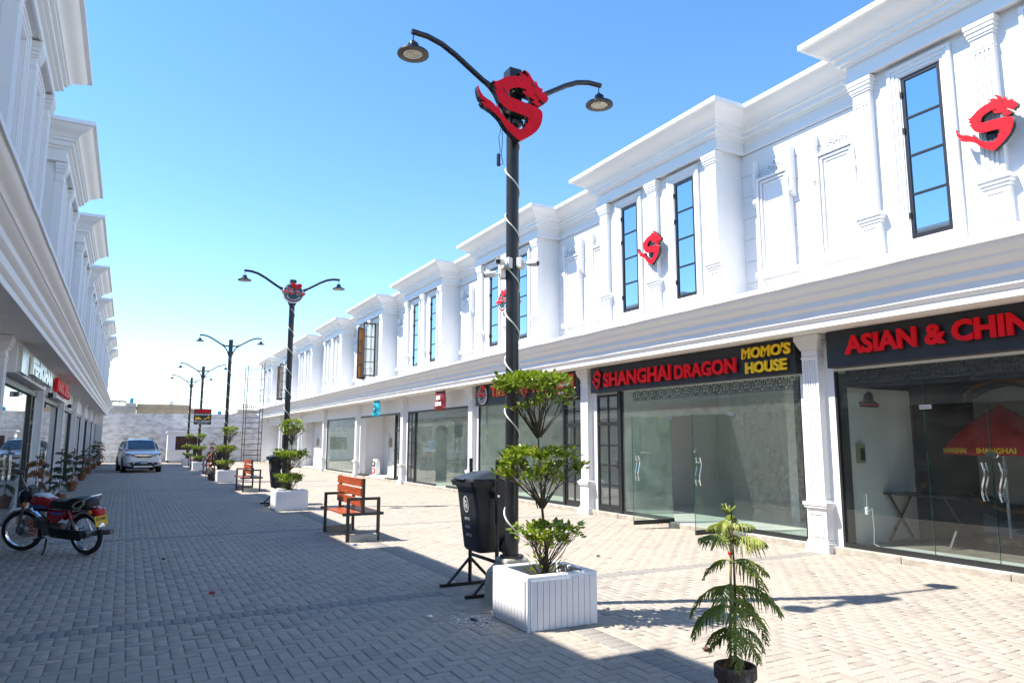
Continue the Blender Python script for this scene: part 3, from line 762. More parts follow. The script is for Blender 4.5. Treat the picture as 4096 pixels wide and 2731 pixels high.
# SHANGHAI DRAGON shop: door, open glass doors
a, b = C(0) + e, C(1) - e
header(RB, rbx, a, b)
french_door(RB, 1, 12.27, b, True); rail(RB, rbx, 12.17, 12.265, .10, 2.64, GD - .05, GD + .05)
d1, d2 = 10.66, 9.08
rail(RB, rbx, d1, 12.17, .10, .165); rail(RB, rbx, a, d2, .10, .165); rail(RB, rbx, a, a + .03, .165, 2.62)
pane(RB, rbx, d1, 12.17, mt='shop_glass'); pane(RB, rbx, a + .03, d2, mt='shop_glass_dusty'); pane(RB, rbx, d2, d1, 2.07, 2.62, 'shop_glass')
for y_, rz_ in ((d1 - .03, R(-4)), (d2 + .02, R(2))):
    m = MB(); m.box(-.90, 0, -.006, .006, .15, 2.05); g = m.build('glass_door', 'shop_glass', RB, loc=(GD, y_ - YREF, 0), rot=(0, 0, rz_))
    m = MB(); m.box(-.90, .0, -.018, .018, .075, .15); m.build('door_rail', 'black_metal', g)
    m = MB(); m.box(-.905, -.90, -.0075, .0075, .15, 2.05); m.build('glass_edge', 'glass_edge', g)
    handle(g, (-.80, 0, 1.10), R(90))
    m = MB(); m.cyl((-.865, -.012, 1.44), (-.865, .012, 1.44), .03, n=14); m.build('lock', 'chrome', g, smooth=40)
patch(RB, (GD, d1 - .01 - YREF, 2.06)); patch(RB, (GD, d2 - YREF, 2.06))
m = MB(); rbx(m, 4.0, 4.88, a - .2, b + .2, .1, 3.15); rbx(m, 2.3, 2.4, a - .2, a + 2.1, .1, 3.15); rbx(m, 2.4, 4.0, a + 2.0, a + 2.1, .1, 3.15); m.build('partition', 'inner_wall', RB)
m = MB(); rbx(m, 2.24, 2.299, a + .02, a + 1.85, .1, 2.75); m.build('opening_shade_panel', 'inner_dark', RB)  # flat panel on the partition; shade of the stair opening put into its colour
lattice(a + .05, 12.1, 2.43, 2.65)
# The Wrap Trap shop
a, b = C(1) + e, C(2) - e
header(RB, rbx, a, b)
french_door(RB, 1, a, a + .72, False); rail(RB, rbx, a + .725, a + .80, .10, 2.64, GD - .05, GD + .05)
rail(RB, rbx, a + .80, b, .10, .165); rail(RB, rbx, b - .03, b, .165, 2.62)
for q in range(3): pane(RB, rbx, a + .80 + q * (b - a - .83) / 3 + .003, a + .80 + (q + 1) * (b - a - .83) / 3 - .003)
# maroon-banner shop, glass door ajar
a, b = C(2) + e, C(3) - e
header(RB, rbx, a, b); rail(RB, rbx, a, b, 2.60, 2.66)
french_door(RB, 1, b - .74, b, True); rail(RB, rbx, b - .83, b - .745, .10, 2.60, GD - .05, GD + .05)
rail(RB, rbx, a, 21.55, .10, .165); rail(RB, rbx, 22.5, b - .83, .10, .165)
pane(RB, rbx, a, 21.55, .165, 2.60); pane(RB, rbx, 22.5, b - .83, .165, 2.60); pane(RB, rbx, 21.55, 22.5, 2.07, 2.60)
m = MB(); m.box(-.006, .006, -.9, 0, .12, 2.05); g = m.build('glass_door', 'shop_glass', RB, loc=(GD, 22.48 - YREF, 0), rot=(0, 0, R(35))); handle(g, (0, -.82, 1.1))
patch(RB, (GD, 22.48 - YREF, 2.06)); patch(RB, (GD, 21.57 - YREF, 2.06))
m = MB()
for st in range(5): rbx(m, 1.0 + .28 * st, 2.6, a + .1, a + 1.0, .1 + .17 * st, .1 + .17 * (st + 1))
m.build('stair', 'brick_raw', RB)
# open shop behind the cyan banner
a, b = C(3) + e, C(4) - e
header(RB, rbx, a, b); rail(RB, rbx, a, b, 2.58, 2.66)
f = french_door(RB, 1, a, a + .72, True); rail(RB, rbx, a + .725, a + .80, .10, 2.58, GD - .05, GD + .05)
m = MB(); rbx(m, 1.35, 1.45, a - .2, b + .2, .1, 3.15); m.build('front_room_wall', 'plaster', RB)
for q in ((.10, .30, b - 1.2, b, .1, .15), (.12, .3, a + .8, a + 1.7, .1, .14)):
    m = MB(); rbx(m, *q); m.build('threshold_strip', 'black_metal', RB)
# glazed shop
a, b = C(4) + e, C(5) - e
header(RB, rbx, a, b); rail(RB, rbx, a, b, 2.58, 2.65); rail(RB, rbx, a, b, .10, .165); rail(RB, rbx, b - .06, b, .165, 2.58)
ysp = [a, a + 1.6, a + 2.4, a + 3.2, b - .06]
for q in range(4): 
    g = pane(RB, rbx, ysp[q] + .003, ysp[q + 1] - .003, .165, 2.58)
    if q in (1, 2): handle(g, (GD, (a + 2.4 + (-.08 if q == 1 else .08)) - YREF, 1.1))
patch(RB, (GD, a + 1.6 - YREF, 2.05)); patch(RB, (GD, a + 3.2 - YREF, 2.05))
m = MB(); rbx(m, 1.9, 2.0, a - .2, b + .2, .1, 3.15); m.build('front_room_wall', 'plaster', RB)
# bare open shop
a, b = C(5) + e, C(6) - e
header(RB, rbx, a, b); rail(RB, rbx, a, a + .08, .10, 2.64, GD - .05, GD + .05)
m = MB(); rbx(m, .9, 1.0, a - .2, b + .2, .1, 3.15); m.build('front_room_wall', 'plaster', RB)
# last two shops
a, b = C(6) + e, C(7) - e
header(RB, rbx, a, b); rail(RB, rbx, a, b, .10, .165); rail(RB, rbx, b - .06, b, .165, 2.64)
for q in range(3): pane(RB, rbx, a + q * (b - a - .06) / 3, a + (q + 1) * (b - a - .06) / 3 - .004, mt='shop_glass')
a, b = C(7) + e, 55.2
header(RB, rbx, a, b); rail(RB, rbx, a, a + .08, .10, 2.64, GD - .05, GD + .05)
m = MB(); rbx(m, .9, 1.0, a - .2, b, .1, 3.15); m.build('front_room_wall', 'plaster', RB)
# shaded row on the left: glass with black heads and doors
for k in range(-2, 8):
    a, b = (C(k) + e, C(k + 1) - e) if k < 7 else (C(7) + e, 55.2)
    header(LB, lbx, a, b)
    style = k % 2
    rail(LB, lbx, a, b, 2.54, 2.66, GD - .06, GD + .04); rail(LB, lbx, a, b, .10, .165)
    if style:
        french_door(LB, -1, b - .74, b, True); rail(LB, lbx, b - .83, b - .745, .165, 2.54, GD - .05, GD + .05); hi = b - .83
    else:
        rail(LB, lbx, b - .05, b, .165, 2.54); hi = b - .05
    n_ = 4; w_ = (hi - a) / n_
    for q in range(n_):
        g = pane(LB, lbx, a + q * w_ + .003, a + (q + 1) * w_ - .003, .165, 2.54, 'shop_glass_clear')
        if q in (1, 2): handle(g, (-GD, a + 2 * w_ + (-.09 if q == 1 else .09) - YREF, 1.1))
    patch(LB, (-GD, a + w_ - YREF, 2.06)); patch(LB, (-GD, a + 3 * w_ - YREF, 2.06))
# ------------------------------------------------------------------ dragon S emblem (traced outline, unit height)
DR = [(470,478),(515,490),(580,465),(640,430),(700,410),(780,402),(870,408),(912,405),(900,370),(868,341),(930,357),(985,392),(1027,437),(1020,395),(995,350),(957,302),
 (1000,322),(1040,362),(1080,430),(1135,513),(1153,470),(1165,520),(1190,575),(1235,605),(1254,588),(1256,640),(1250,672),(1288,650),(1300,690),(1335,722),(1350,760),(1345,800),
 (1325,824),(1290,815),(1275,858),(1262,822),(1240,806),(1205,772),(1112,668),(1120,692),(1165,745),(1198,786),(1182,804),(1196,828),(1222,846),(1246,850),(1240,880),(1215,896),
 (1180,890),(1140,872),(1100,830),(1062,806),(1130,802),(1095,772),(1040,742),(985,715),(948,675),(932,615),(960,640),(1010,645),(985,622),(940,600),(890,588),(835,588),(780,595),
 (742,610),(718,632),(713,680),(692,706),(740,740),(800,762),(900,800),(1000,840),(1080,870),(1150,902),(1205,935),(1240,968),(1255,1010),(1256,1050),(1248,1115),(1230,1180),
 (1195,1245),(1150,1298),(1080,1350),(1000,1390),(888,1440),(800,1362),(700,1262),(625,1155),(585,1085),(548,1040),(470,962),(400,912),(335,872),(310,842),(290,806),(335,815),(372,830),
 (322,790),(285,768),(262,720),(246,655),(236,600),(243,550),(258,605),(284,662),(322,720),(372,760),(430,795),(480,840),(515,888),(530,915),(540,850),(562,902),(602,990),(660,1070),
 (740,1150),(820,1212),(890,1250),(935,1244),(965,1216),(985,1180),(972,1148),(1010,1172),(1018,1140),(1006,1096),(1040,1094),(1075,1120),(1110,1166),(1070,1108),(1020,1075),
 (960,1040),(880,1005),(780,970),(700,935),(640,890),(580,820),(545,740),(510,660),(487,620),(530,638),(505,572),(470,548),(512,538)]
DRP = [((x - 800) / 1140.0, (1440 - y) / 1140.0 + .264 * (x - 800) / 1140.0) for x, y in DR]   # perspective shear of the tracing removed
def dragon(parent, h, fn, thick=.055, mx=1.0):
    """fn(u, v, w): u right, v up, w towards the viewer"""
    poly = [(u * h * mx, v * h) for u, v in DRP]
    m = MB(); m.prism(poly, fn, 0, thick); body = m.build('emblem_return', 'logo_edge', parent)
    m = MB(); m.prism(poly, fn, thick + .0015, thick + .006); m.build('emblem_face', 'logo_red', parent)
    m = MB()
    for (x, y) in ((1105, 545), (655, 645)):
        u, v = (x - 800) / 1140 * h * mx, ((1440 - y) / 1140 + .264 * (x - 800) / 1140) * h; L_ = h * .035
        m.prism([(u - L_, v + L_), (u - L_ * .2, v + L_ * .5), (u + L_, v - L_ * .9), (u - L_ * .3, v - L_ * .4)], fn, thick + .0075, thick + .009)
    m.build('emblem_mark', 'logo_edge', parent)
def wrap_trap(parent, r, fn, thick=.05):
    def disc(rr, w0, w1, mt, nm, n=36):
        m = MB(); m.prism([(rr * math.cos(2 * PI * i / n), rr * math.sin(2 * PI * i / n)) for i in range(n)], fn, w0, w1); return m.build(nm, mt, parent)
    disc(r, 0, thick, 'white_paint', 'disc_rim'); disc(r * .90, thick + .001, thick + .004, 'teal_print', 'disc_face')
    def ring(r0, r1, a0, a1, w, mt, nm, n=40):
        m = MB(); out = [(r1 * math.cos(a0 + (a1 - a0) * i / n), r1 * math.sin(a0 + (a1 - a0) * i / n)) for i in range(n + 1)]
        inn = [(r0 * math.cos(a0 + (a1 - a0) * i / n), r0 * math.sin(a0 + (a1 - a0) * i / n)) for i in range(n + 1)][::-1]
        m.prism(out + inn, fn, w, w + .002); m.build(nm, mt, parent)
    ring(r * .82, r * .86, R(-150), R(-30), thick + .0045, 'sign_red', 'ring_line')
    m = MB(); m.prism([(-.22 * r, .98 * r), (-.28 * r, .78 * r), (-.2 * r, .55 * r), (.08 * r, .52 * r), (.18 * r, .75 * r), (.12 * r, .95 * r), (-.05 * r, 1.04 * r)], fn, thick + .005, thick + .012); m.build('food_mark', 'sign_red', parent)
    m = MB(); m.prism([(.05 * r, .50 * r), (.0, .62 * r), (.52 * r, 1.0 * r), (.82 * r, .88 * r), (.78 * r, .68 * r), (.22 * r, .30 * r)], fn, thick + .013, thick + .02); m.build('wrap_mark', 'sign_red', parent)
    m = MB()
    for q in range(3): m.prism([(.15 * r + .10 * r * q, .47 * r + .05 * r * q), (.20 * r + .10 * r * q, .45 * r + .05 * r * q), (.30 * r + .10 * r * q, .66 * r + .05 * r * q), (.25 * r + .10 * r * q, .68 * r + .05 * r * q)], fn, thick + .021, thick + .023)
    m.build('wrap_stripes', 'teal_print', parent)
    for t, u0, u1, v0, v1 in (('The', -.68, -.12, .20, .48), ('Wrap Trap', -1.16, 1.16, -.24, .20)):
        letters(parent, t, u0 * r - .012, u1 * r + .012, v0 * r - .012, v1 * r + .012, lambda u, v, w: fn(u, v, thick + .014 + w), .004, 'white_paint', .075, each=False, name='lettering_outline')
        letters(parent, t, u0 * r, u1 * r, v0 * r, v1 * r, lambda u, v, w: fn(u, v, thick + .019 + w), .008, 'sign_red', .03, each=False, name='lettering')
    txt = "Rollin' with the Best"; n = len(txt)
    m = MB()
    for i, ch in enumerate(txt):
        if ch == ' ': continue
        a = R(-152 + 124 * (i + .5) / n); v, f = glyph(ch, .03)
        ca, sa = math.cos(a + PI / 2), math.sin(a + PI / 2); k = .19 * r; w_ = max(p[0] for p in v) / 2
        pts = [(.70 * r * math.cos(a) + ((p[0] - w_) * k) * ca - (p[1] * k - .04 * r) * sa, .70 * r * math.sin(a) + ((p[0] - w_) * k) * sa + (p[1] * k - .04 * r) * ca) for p in v]
        vs, fs = solid(pts, f, lambda u, v_, w: fn(u, v_, thick + .006 + w), .003); m.add(vs, fs)
    m.build('motto', 'white_paint', parent)

# ------------------------------------------------------------------ street lamps
UNIT = [(3.44, 5.43), (3.46, 17.10), (3.50, 29.35), (3.54, 41.3), (3.54, 49.3)]
POLE = [(3.45, 6.40), (3.44, 18.05), (3.45, 30.3), (3.47, 42.2), (3.47, 50.2)]
def lamp_proto(label):
    t = thing('street_lamp', label, 'street lamp', (POLE[0][0], POLE[0][1], 0), group='twin-arm street lamps down the middle of the street')
    m = MB(); m.tbox(0, 0, -.02, .42, .42, .30, .40, .40); m.tbox(0, 0, .30, .40, .40, .40, .26, .26); m.tbox(0, 0, .40, .26, .26, .455, .25, .25); m.build('concrete_base', 'concrete', t, bevel=.02, seg=2)
    m = MB(); m.tube([(0, 0, .455), (0, 0, 4.95)], .068, 20); m.build('pole', 'pole_paint', t, smooth=40)
    m = MB(); m.lathe([(.068, .455), (.12, .456), (.12, .475), (.068, .476)], 20); m.build('flange', 'pole_paint', t, smooth=30)
    m = MB(); m.box(-.075, .075, -.075, .075, 4.95, 5.60); m.build('head_block', 'pole_paint', t, bevel=.004)
    for s in (-1, 1):
        pts = [(.07, 5.34), (.22, 5.345), (.36, 5.40), (.52, 5.50), (.68, 5.60), (.84, 5.68), (1.0, 5.72), (1.17, 5.725)]
        m = MB(); m.tube([(s * x, 0, z) for x, z in pts], .030, 10); arm = m.build('arm', 'pole_paint', t, smooth=40)
        m = MB(); m.tube([(s * x, 0, z) for x, z in [(.07, 4.98), (.10, 5.09), (.17, 5.23), (.29, 5.35), (.38, 5.41)]], .024, 8); m.build('brace', 'pole_paint', arm, smooth=40)
        m = MB()
        m.tube([(s * 1.15, 0, 5.71), (s * 1.15, .01, 5.66), (s * 1.15, 0, 5.62)], .006, 6)
        m.tube([(s * 1.15 + .022 * math.cos(a), 0, 5.61 + .022 * math.sin(a)) for a in [i * PI / 5 for i in range(11)]], .005, 6); m.build('hook', 'pole_paint', t)
        M_ = Matrix.Translation((s * 1.15, 0, 5.475))
        m = MB(); m.lathe([(.015, .125), (.045, .125), (.05, .115), (.05, .075), (.07, .068), (.095, .045), (.14, .026), (.158, .018), (.16, .0), (.10, -.004), (.10, .004)], 28, M_)
        for q in range(14):
            a = 2 * PI * q / 14; m.box(s * 1.15 + .049 * math.cos(a) - .004, s * 1.15 + .049 * math.cos(a) + .004, .049 * math.sin(a) - .004, .049 * math.sin(a) + .004, 5.55, 5.592)
        lh = m.build('lamp_head', 'pole_paint', t, smooth=35)
        m = MB(); m.lathe([(.001, .008), (.03, .0), (.035, .006), (.06, .0), (.065, .006), (.098, .002), (.1, .01)], 28, M_); m.build('lens', 'lens_glass', lh, smooth=50)
    m = MB(); pts = []
    for i in range(220):
        tt = i / 219; a = -2 * PI * 8.5 * tt + 1.1; pts.append((.075 * math.cos(a), .075 * math.sin(a), .50 + 4.35 * tt))
    m.tube(pts, .0085, 5); m.build('rope_light', 'rope_light', t)
    return t
LAMPL = ['nearest black twin-arm street lamp carrying the large red dragon emblem', 'black twin-arm street lamp with the round food sign, second from the camera',
         'third black twin-arm street lamp, no sign on it', 'fourth black twin-arm street lamp with the black fashion store board', 'farthest black twin-arm street lamp by the end wall']
lamps = [lamp_proto(LAMPL[0])]
for i in range(1, 5): lamps.append(copy_thing(lamps[0], (*POLE[i], 0), (0, 0, rng.uniform(-.03, .03)), LAMPL[i]))
# emblem signs fixed to the lamps
t = thing('dragon_sign', 'large red dragon S emblem fixed high on the nearest street lamp', 'sign', (3.355, 6.26, 4.69))
dragon(t, .80, lambda u, v, w: (u, -w, v), .07, 1.08)
for z_ in (.25, .60):
    m = MB(); m.box(.04, .15, .0, .075, z_, z_ + .04); m.build('bracket', 'black_metal', t)
m = MB(); m.tube([(-.10, .03, .18), (-.13, .03, .05), (-.11, .03, -.08), (-.13, .03, -.16)], .004, 5); m.tube([(-.09, .03, .18), (-.085, .03, .0), (-.10, .03, -.12), (-.075, .03, -.22), (-.12, .03, -.25)], .004, 5); m.build('cable', 'wire', t)
m = MB(); m.box(-.15, -.11, .015, .045, -.26, -.12); m.build('driver_box', 'black_metal', t, bevel=.01)
t = thing('round_sign', 'round teal food sign with red lettering on the second street lamp', 'sign', (3.43, 17.95, 5.24)); wrap_trap(t, .255, lambda u, v, w: (u, -w, v)); m = MB(); m.box(-.04, .04, 0.0, .03, -.1, .1); m.build('bracket', 'black_metal', t)
# cctv cluster
for (a, lab, z) in ((R(205), 'white bullet camera on the left of the nearest lamp pole', 3.42), (R(-50), 'white bullet camera on the right of the nearest lamp pole', 3.43), (R(150), 'lower white bullet camera behind the nearest lamp pole', 3.33)):
    t = thing('security_camera', lab, 'camera', (3.45, 6.40, z), group='security cameras on the nearest lamp pole')
    ca, sa = math.cos(a), math.sin(a); rot = Matrix.Rotation(a, 3, 'Z')
    def q(mb): mb.v = [tuple(rot @ Vector(v)) for v in mb.v]; return mb
    q(MB().box(.066, .125, -.055, .055, -.05, .06)).build('junction_box', 'cctv_white', t, bevel=.005)
    q(MB().tube([(.125, 0, 0), (.14, 0, 0)], .035, 14)).build('mount_disc', 'cctv_white', t, smooth=40)
    q(MB().tube([(.14, 0, 0), (.165, 0, -.002), (.185, 0, .002)], .012, 8)).build('arm', 'cctv_white', t, smooth=40)
    d = Vector((.92, .28 if a > 0 else -.2, -.16)).normalized(); p0 = Vector((.165, 0, .004))
    body = q(MB().tube([p0, p0 + d * .02, p0 + d * .13, p0 + d * .135], [.018, .032, .034, .030], 16)).build('camera_body', 'cctv_white', t, smooth=40)
    q(MB().tube([p0 + d * .134, p0 + d * .138], .025, 14)).build('lens', 'print_dark', body)

# ------------------------------------------------------------------ planters with tiered shrubs
def planter_proto(label):
    t = thing('planter_box', label, 'planter', (UNIT[0][0], UNIT[0][1] + .33, 0), group='white square planter boxes under the street lamps')
    m = MB(); W2, T, H = .36, .085, .45
    for a in ((-W2, W2, -W2 + .03, -W2 + T + .03), (-W2, W2, W2 - T - .03, W2 - .03), (-W2, -W2 + T, -W2 + T + .03, W2 - T - .03), (W2 - T, W2, -W2 + T + .03, W2 - T - .03)): m.box(a[0], a[1], a[2], a[3], -.02, H)
    m.build('box', 'planter', t, bevel=.012, seg=2)
    sl = MB(); sl.box(-.027, .027, 0, .012, .01, .415); me = sl.mesh('slat'); me.materials.append(MATS['planter'])
    for q in range(11):
        x = -.30 + .06 * q
        for (lx, ly, rz) in ((x, -.33 - .011, 0), (x, .33 + .011, PI)):
            o = bpy.data.objects.new('slat', me); link(o, t, (lx, ly, 0), (0, 0, rz))
    for q in range(10):
        y = -.27 + .06 * q
        for (lx, rz) in ((-.36 - .011, -PI / 2), (.36 + .011, PI / 2)):
            o = bpy.data.objects.new('slat', me); link(o, t, (lx, y, 0), (0, 0, rz))
    m = MB(); m.box(-.28, .28, -.25, .25, .0, .36); m.build('soil', 'soil', t)
    return t
PL = ['nearest white ribbed planter box beside the bin', 'second white ribbed planter box from the camera', 'third white ribbed planter box from the camera', 'fourth white planter box, below the fashion store board', 'farthest white planter box near the kiosk']
pls = [planter_proto(PL[0])]
for i in range(1, 5): pls.append(copy_thing(pls[0], (UNIT[i][0], UNIT[i][1] + .33, 0), (0, 0, 0), PL[i]))
LEAF = [(0, 0, 0), (.34, .22, .05), (.38, .62, .03), (0, 1, -.05), (-.38, .62, .03), (-.34, .22, .05)]
def leaf(mb, p, d, up, ln, wd):
    d = d.normalized(); a = d.cross(up)
    if a.length < 1e-4: a = d.orthogonal()
    a.normalize(); nrm = a.cross(d)
    mb.add([p + a * (x * wd) + d * (y * ln) + nrm * (z * ln) for x, y, z in LEAF], [(0, 1, 2, 3), (0, 3, 4, 5)])
def shrub(loc, label, seed, tiers):
    r = random.Random(seed)
    t = thing('topiary_shrub', label, 'shrub', loc, group='three-tiered shrubs in the white planters')
    wood = MB(); lf = MB(); yl = MB()
    top = tiers[-1]
    cx = [(.0, .0)]
    z_prev = .0
    trunk = [(0, 0, 0)]
    for (zf, zl, zt, rx, ox) in tiers: trunk.append((ox * .5 + r.gauss(0, .008), r.gauss(0, .01), zf))
    wood.tube(trunk, [.021 - .0045 * i for i in range(len(trunk))], 7)
    for ti, (zf, zl, zt, rx, ox) in enumerate(tiers):
        base = Vector(trunk[ti + 1]) if ti else Vector((0, 0, .02))
        nb = 26
        tips = []
        for b in range(nb):
            a = 2 * PI * b / nb + r.uniform(-.2, .2); rad = rx * math.sqrt(r.uniform(.05, 1.0)); e_ = Vector((ox + rad * math.cos(a), rad * math.sin(a) * .92, r.uniform(zl, zt - .03)))
            st = base + Vector((r.gauss(0, .014), r.gauss(0, .014), r.uniform(0, .05)))
            mid = st.lerp(e_, .5) + Vector((r.gauss(0, .02), r.gauss(0, .02), -.04 * (rad / rx) + .02))
            wood.tube([st, mid, e_], [.0075, .0052, .0025], 4, caps=False); tips.append((mid, e_))
            for q in range(2):
                s0 = mid.lerp(e_, r.uniform(.1, .6)); e2 = e_ + Vector((r.gauss(0, .06), r.gauss(0, .06), r.uniform(-.02, .04)))
                wood.tube([s0, e2], [.004, .002], 3, caps=False); tips.append((s0, e2))
        nl = int(900 * (rx / .36) ** 2 * ((zt - zl) / .2) ** .5)
        for q in range(nl):
            if r.random() < .72:
                s0, e_ = r.choice(tips); p = e_ + Vector((r.gauss(0, .028), r.gauss(0, .028), r.gauss(.008, .022)))
            else:
                a = r.uniform(0, 2 * PI); rad = rx * math.sqrt(r.random()) * 1.02; p = Vector((ox + rad * math.cos(a), .92 * rad * math.sin(a), zt - .05 * (rad / rx) ** 2 - abs(r.gauss(0, .035))))
            d = Vector((p.x - ox, p.y, 0)); d = d.normalized() * .6 if d.length > 1e-3 else Vector((.1, 0, 0))
            d += Vector((r.gauss(0, .5), r.gauss(0, .5), r.uniform(.0, 1.0)))
            (yl if r.random() < .022 else lf)
            leaf(yl if r.random() < .022 else lf, p, d, Vector((r.gauss(0, .35), r.gauss(0, .35), 1)), r.uniform(.042, .07), r.uniform(.042, .058))
    for q in range(40):        # a few low sprouts
        a = r.uniform(0, 2 * PI); p = Vector((.15 * math.cos(a), .12 * math.sin(a), r.uniform(.05, .2))); leaf(lf, p, Vector((math.cos(a), math.sin(a), 1.0)), Vector((0, 0, 1)), .05, .03)
    for q in range(9):
        a = r.uniform(0, 2 * PI); wood.tube([(0.02 * math.cos(a), .02 * math.sin(a), 0), (.12 * math.cos(a), .10 * math.sin(a), .13)], [.005, .003], 4)
    wood.build('trunk', 'bark', t, smooth=60, recalc=False)
    lf.build('crown', 'leaf', t, recalc=False); yl.build('yellow_leaves', 'leaf_yellow', t, recalc=False)
    return t
T0 = [(.10, .30, .50, .27, .05), (.62, .90, 1.17, .345, -.06), (1.26, 1.52, 1.86, .345, -.09)]
T1 = [(.10, .27, .45, .33, -.06), (.52, .78, 1.0, .36, -.03), (1.12, 1.40, 1.72, .26, .02)]
SL = ['nearest three-tiered shrub, growing in the planter beside the bin', 'three-tiered shrub in the second planter, in front of the round-sign lamp', 'three-tiered shrub in the third planter', 'three-tiered shrub under the black fashion store board', 'farthest three-tiered shrub, in front of the kiosk']
for i, (x, y) in enumerate(UNIT):
    tr = T0 if i == 0 else [(a + rng.uniform(-.02, .02), b + rng.uniform(-.03, .03), c + rng.uniform(-.03, .03), d * rng.uniform(.92, 1.08), e_ + rng.uniform(-.03, .03)) for a, b, c, d, e_ in T1]
    if i >= 3: tr = [(a * .95, b * .94, c * .92, d * .92, e_) for a, b, c, d, e_ in tr]
    shrub((x, y + .33, .36), SL[i], 20 + i, tr)

# ------------------------------------------------------------------ wheeled bins hung in stands
def bin_proto(label):
    x0, y0 = 3.50, 7.15
    st = thing('bin_stand', 'black tubular stand holding the nearest bin', 'stand', (x0, y0, 0), group='tubular bin stands')
    for sy in (-1, 1):
        y = sy * .33
        m = MB(); m.tube([(0, y, .02), (0, y, 1.40)], .021, 12); m.build('post', 'black_metal', st, smooth=40)
        m = MB(); m.box(-.36, .36, y - .02, y + .02, .0, .04); m.build('foot_bar', 'black_metal', st)
        for sx in (-1, 1):
            m = MB(); m.tube([(sx * .27, y, .03), (0, y, .30)], .017, 10); m.build('brace', 'black_metal', st, smooth=40)
    m = MB(); m.tube([(0, -.33, .34), (0, .33, .34)], .019, 12); m.build('crossbar', 'black_metal', st, smooth=40)
    for sy in (-1, 1):
        m = MB(); m.cyl((0, sy * .30, 1.02), (0, sy * .365, 1.02), .014, n=10); m.build('pivot_bolt', 'alu', st, smooth=40)
    t = thing('waste_bin', label, 'bin', (x0, y0, .42), group='black wheeled bins on stands')
    def ring(z, x_f, x_b, hw, r=.05, n=4):
        pts = []
        for cx_, cy_, a0 in ((x_b - r, hw - r, 0), (x_f + r, hw - r, 90), (x_f + r, -hw + r, 180), (x_b - r, -hw + r, 270)):
            for k in range(n + 1): a = R(a0 + 90 * k / n); pts.append((cx_ + r * math.cos(a), cy_ + r * math.sin(a), z))
        return pts
    m = MB(); m.loft([ring(0, -.13, .19, .19), ring(.03, -.15, .22, .205), ring(.45, -.20, .235, .225), ring(.66, -.225, .24, .235), ring(.70, -.25, .245, .25)]); body = m.build('body', 'bin_plastic', t, smooth=35)
    m = MB(); m.loft([ring(.69, -.265, .27, .275, .04), ring(.745, -.285, .285, .285, .04), ring(.748, -.285, .285, .285, .04)]); m.build('rim', 'bin_plastic', t, smooth=35)
    m = MB(); m.loft([ring(.752, -.27, .275, .265, .05), ring(.775, -.265, .27, .26, .05), ring(.80, -.21, .23, .22, .08), ring(.835, -.10, .19, .19, .09), ring(.85, .0, .14, .14, .06)]); lid = m.build('lid', 'bin_plastic', t, smooth=30)
    m = MB(); m.box(-.30, -.25, -.11, .11, .757, .775); m.build('lid_grip', 'bin_plastic', lid, bevel=.006)
    m = MB(); m.tube([(.33, -.22, .70), (.33, .22, .70)], .016, 10); m.tube([(.28, -.2, .71), (.33, -.2, .70)], .014, 8); m.tube([(.28, .2, .71), (.33, .2, .70)], .014, 8); m.build('handle', 'bin_plastic', t, smooth=40)
    for sy in (-1, 1):
        m = MB(); m.cyl((.19, sy * .20, .06), (.19, sy * .245, .06), .095, n=20); m.build('wheel', 'tyre', t, smooth=40)
        m = MB(); m.cyl((.0, sy * .22, .60), (.0, sy * .31, .60), .035, n=12); m.build('hinge_boss', 'bin_plastic', t, smooth=40)
    # printed marks on the front face (front leans: x = -.15 - .05*z/.42)
    def fn(u, v, w): return (-.152 - .118 * (v - .03) / 1.0 - .004 - w, -u, v)
    m = MB()
    n = 30; r0, r1 = .062, .070
    o_ = [(r1 * .92 * math.cos(2 * PI * i / n), .50 + r1 * 1.25 * math.sin(2 * PI * i / n)) for i in range(n + 1)]; i_ = [(r0 * .92 * math.cos(2 * PI * i / n), .50 + r0 * 1.25 * math.sin(2 * PI * i / n)) for i in range(n + 1)][::-1]
    m.prism(o_ + i_, fn, 0, .001)
    def blob(pts): m.prism(pts, fn, 0, .001)
    blob([(-.024 + .010 * math.cos(2 * PI * i / 10), .555 + .012 * math.sin(2 * PI * i / 10)) for i in range(10)])
    blob([(-.036, .54), (-.012, .54), (.014, .533), (.012, .525), (-.012, .527), (-.012, .495), (-.006, .455), (-.014, .455), (-.022, .49), (-.030, .455), (-.038, .455), (-.034, .50)])
    for k in range(7): blob([(.002 + .0005 * k, .505 - .008 * k), (.034 - .0005 * k, .505 - .008 * k), (.034 - .0005 * k, .500 - .008 * k), (.002, .500 - .008 * k)])
    blob([(.016, .532), (.026, .528), (.022, .514), (.012, .518)])
    for k, (a_, b_) in enumerate(((.33, .36), (.245, .275), (.16, .19))): blob([(-.062, a_), (-.042, a_), (-.042, b_), (-.062, b_)])
    m.build('litter_symbol', 'grey_print', body)
    for txt, v0 in (('REDUCE', .33), ('REUSE', .245), ('RECYCLE', .16)): letters(body, txt, -.035, -.035 + .0165 * len(txt), v0, v0 + .03, fn, .001, 'grey_print', .02, each=False, name='lettering')
    return t, st
bn, bs = bin_proto('nearest black wheeled bin with REDUCE REUSE RECYCLE lettering')
for i, (bl, sl_) in enumerate((('black wheeled bin behind the second planter', 'black tubular stand behind the second planter'), ('black wheeled bin behind the third planter, a dry pot plant beside it', 'black tubular stand behind the third planter'), ('black wheeled bin behind the fourth planter', 'black tubular stand behind the fourth planter')), 1):
    dx, dyy = POLE[i][0] - POLE[0][0], POLE[i][1] - POLE[0][1]
    copy_thing(bs, (3.50 + dx - .05, 7.15 + dyy, 0), (0, 0, 0), sl_); copy_thing(bn, (3.50 + dx - .05, 7.15 + dyy, .42), (0, 0, 0), bl)

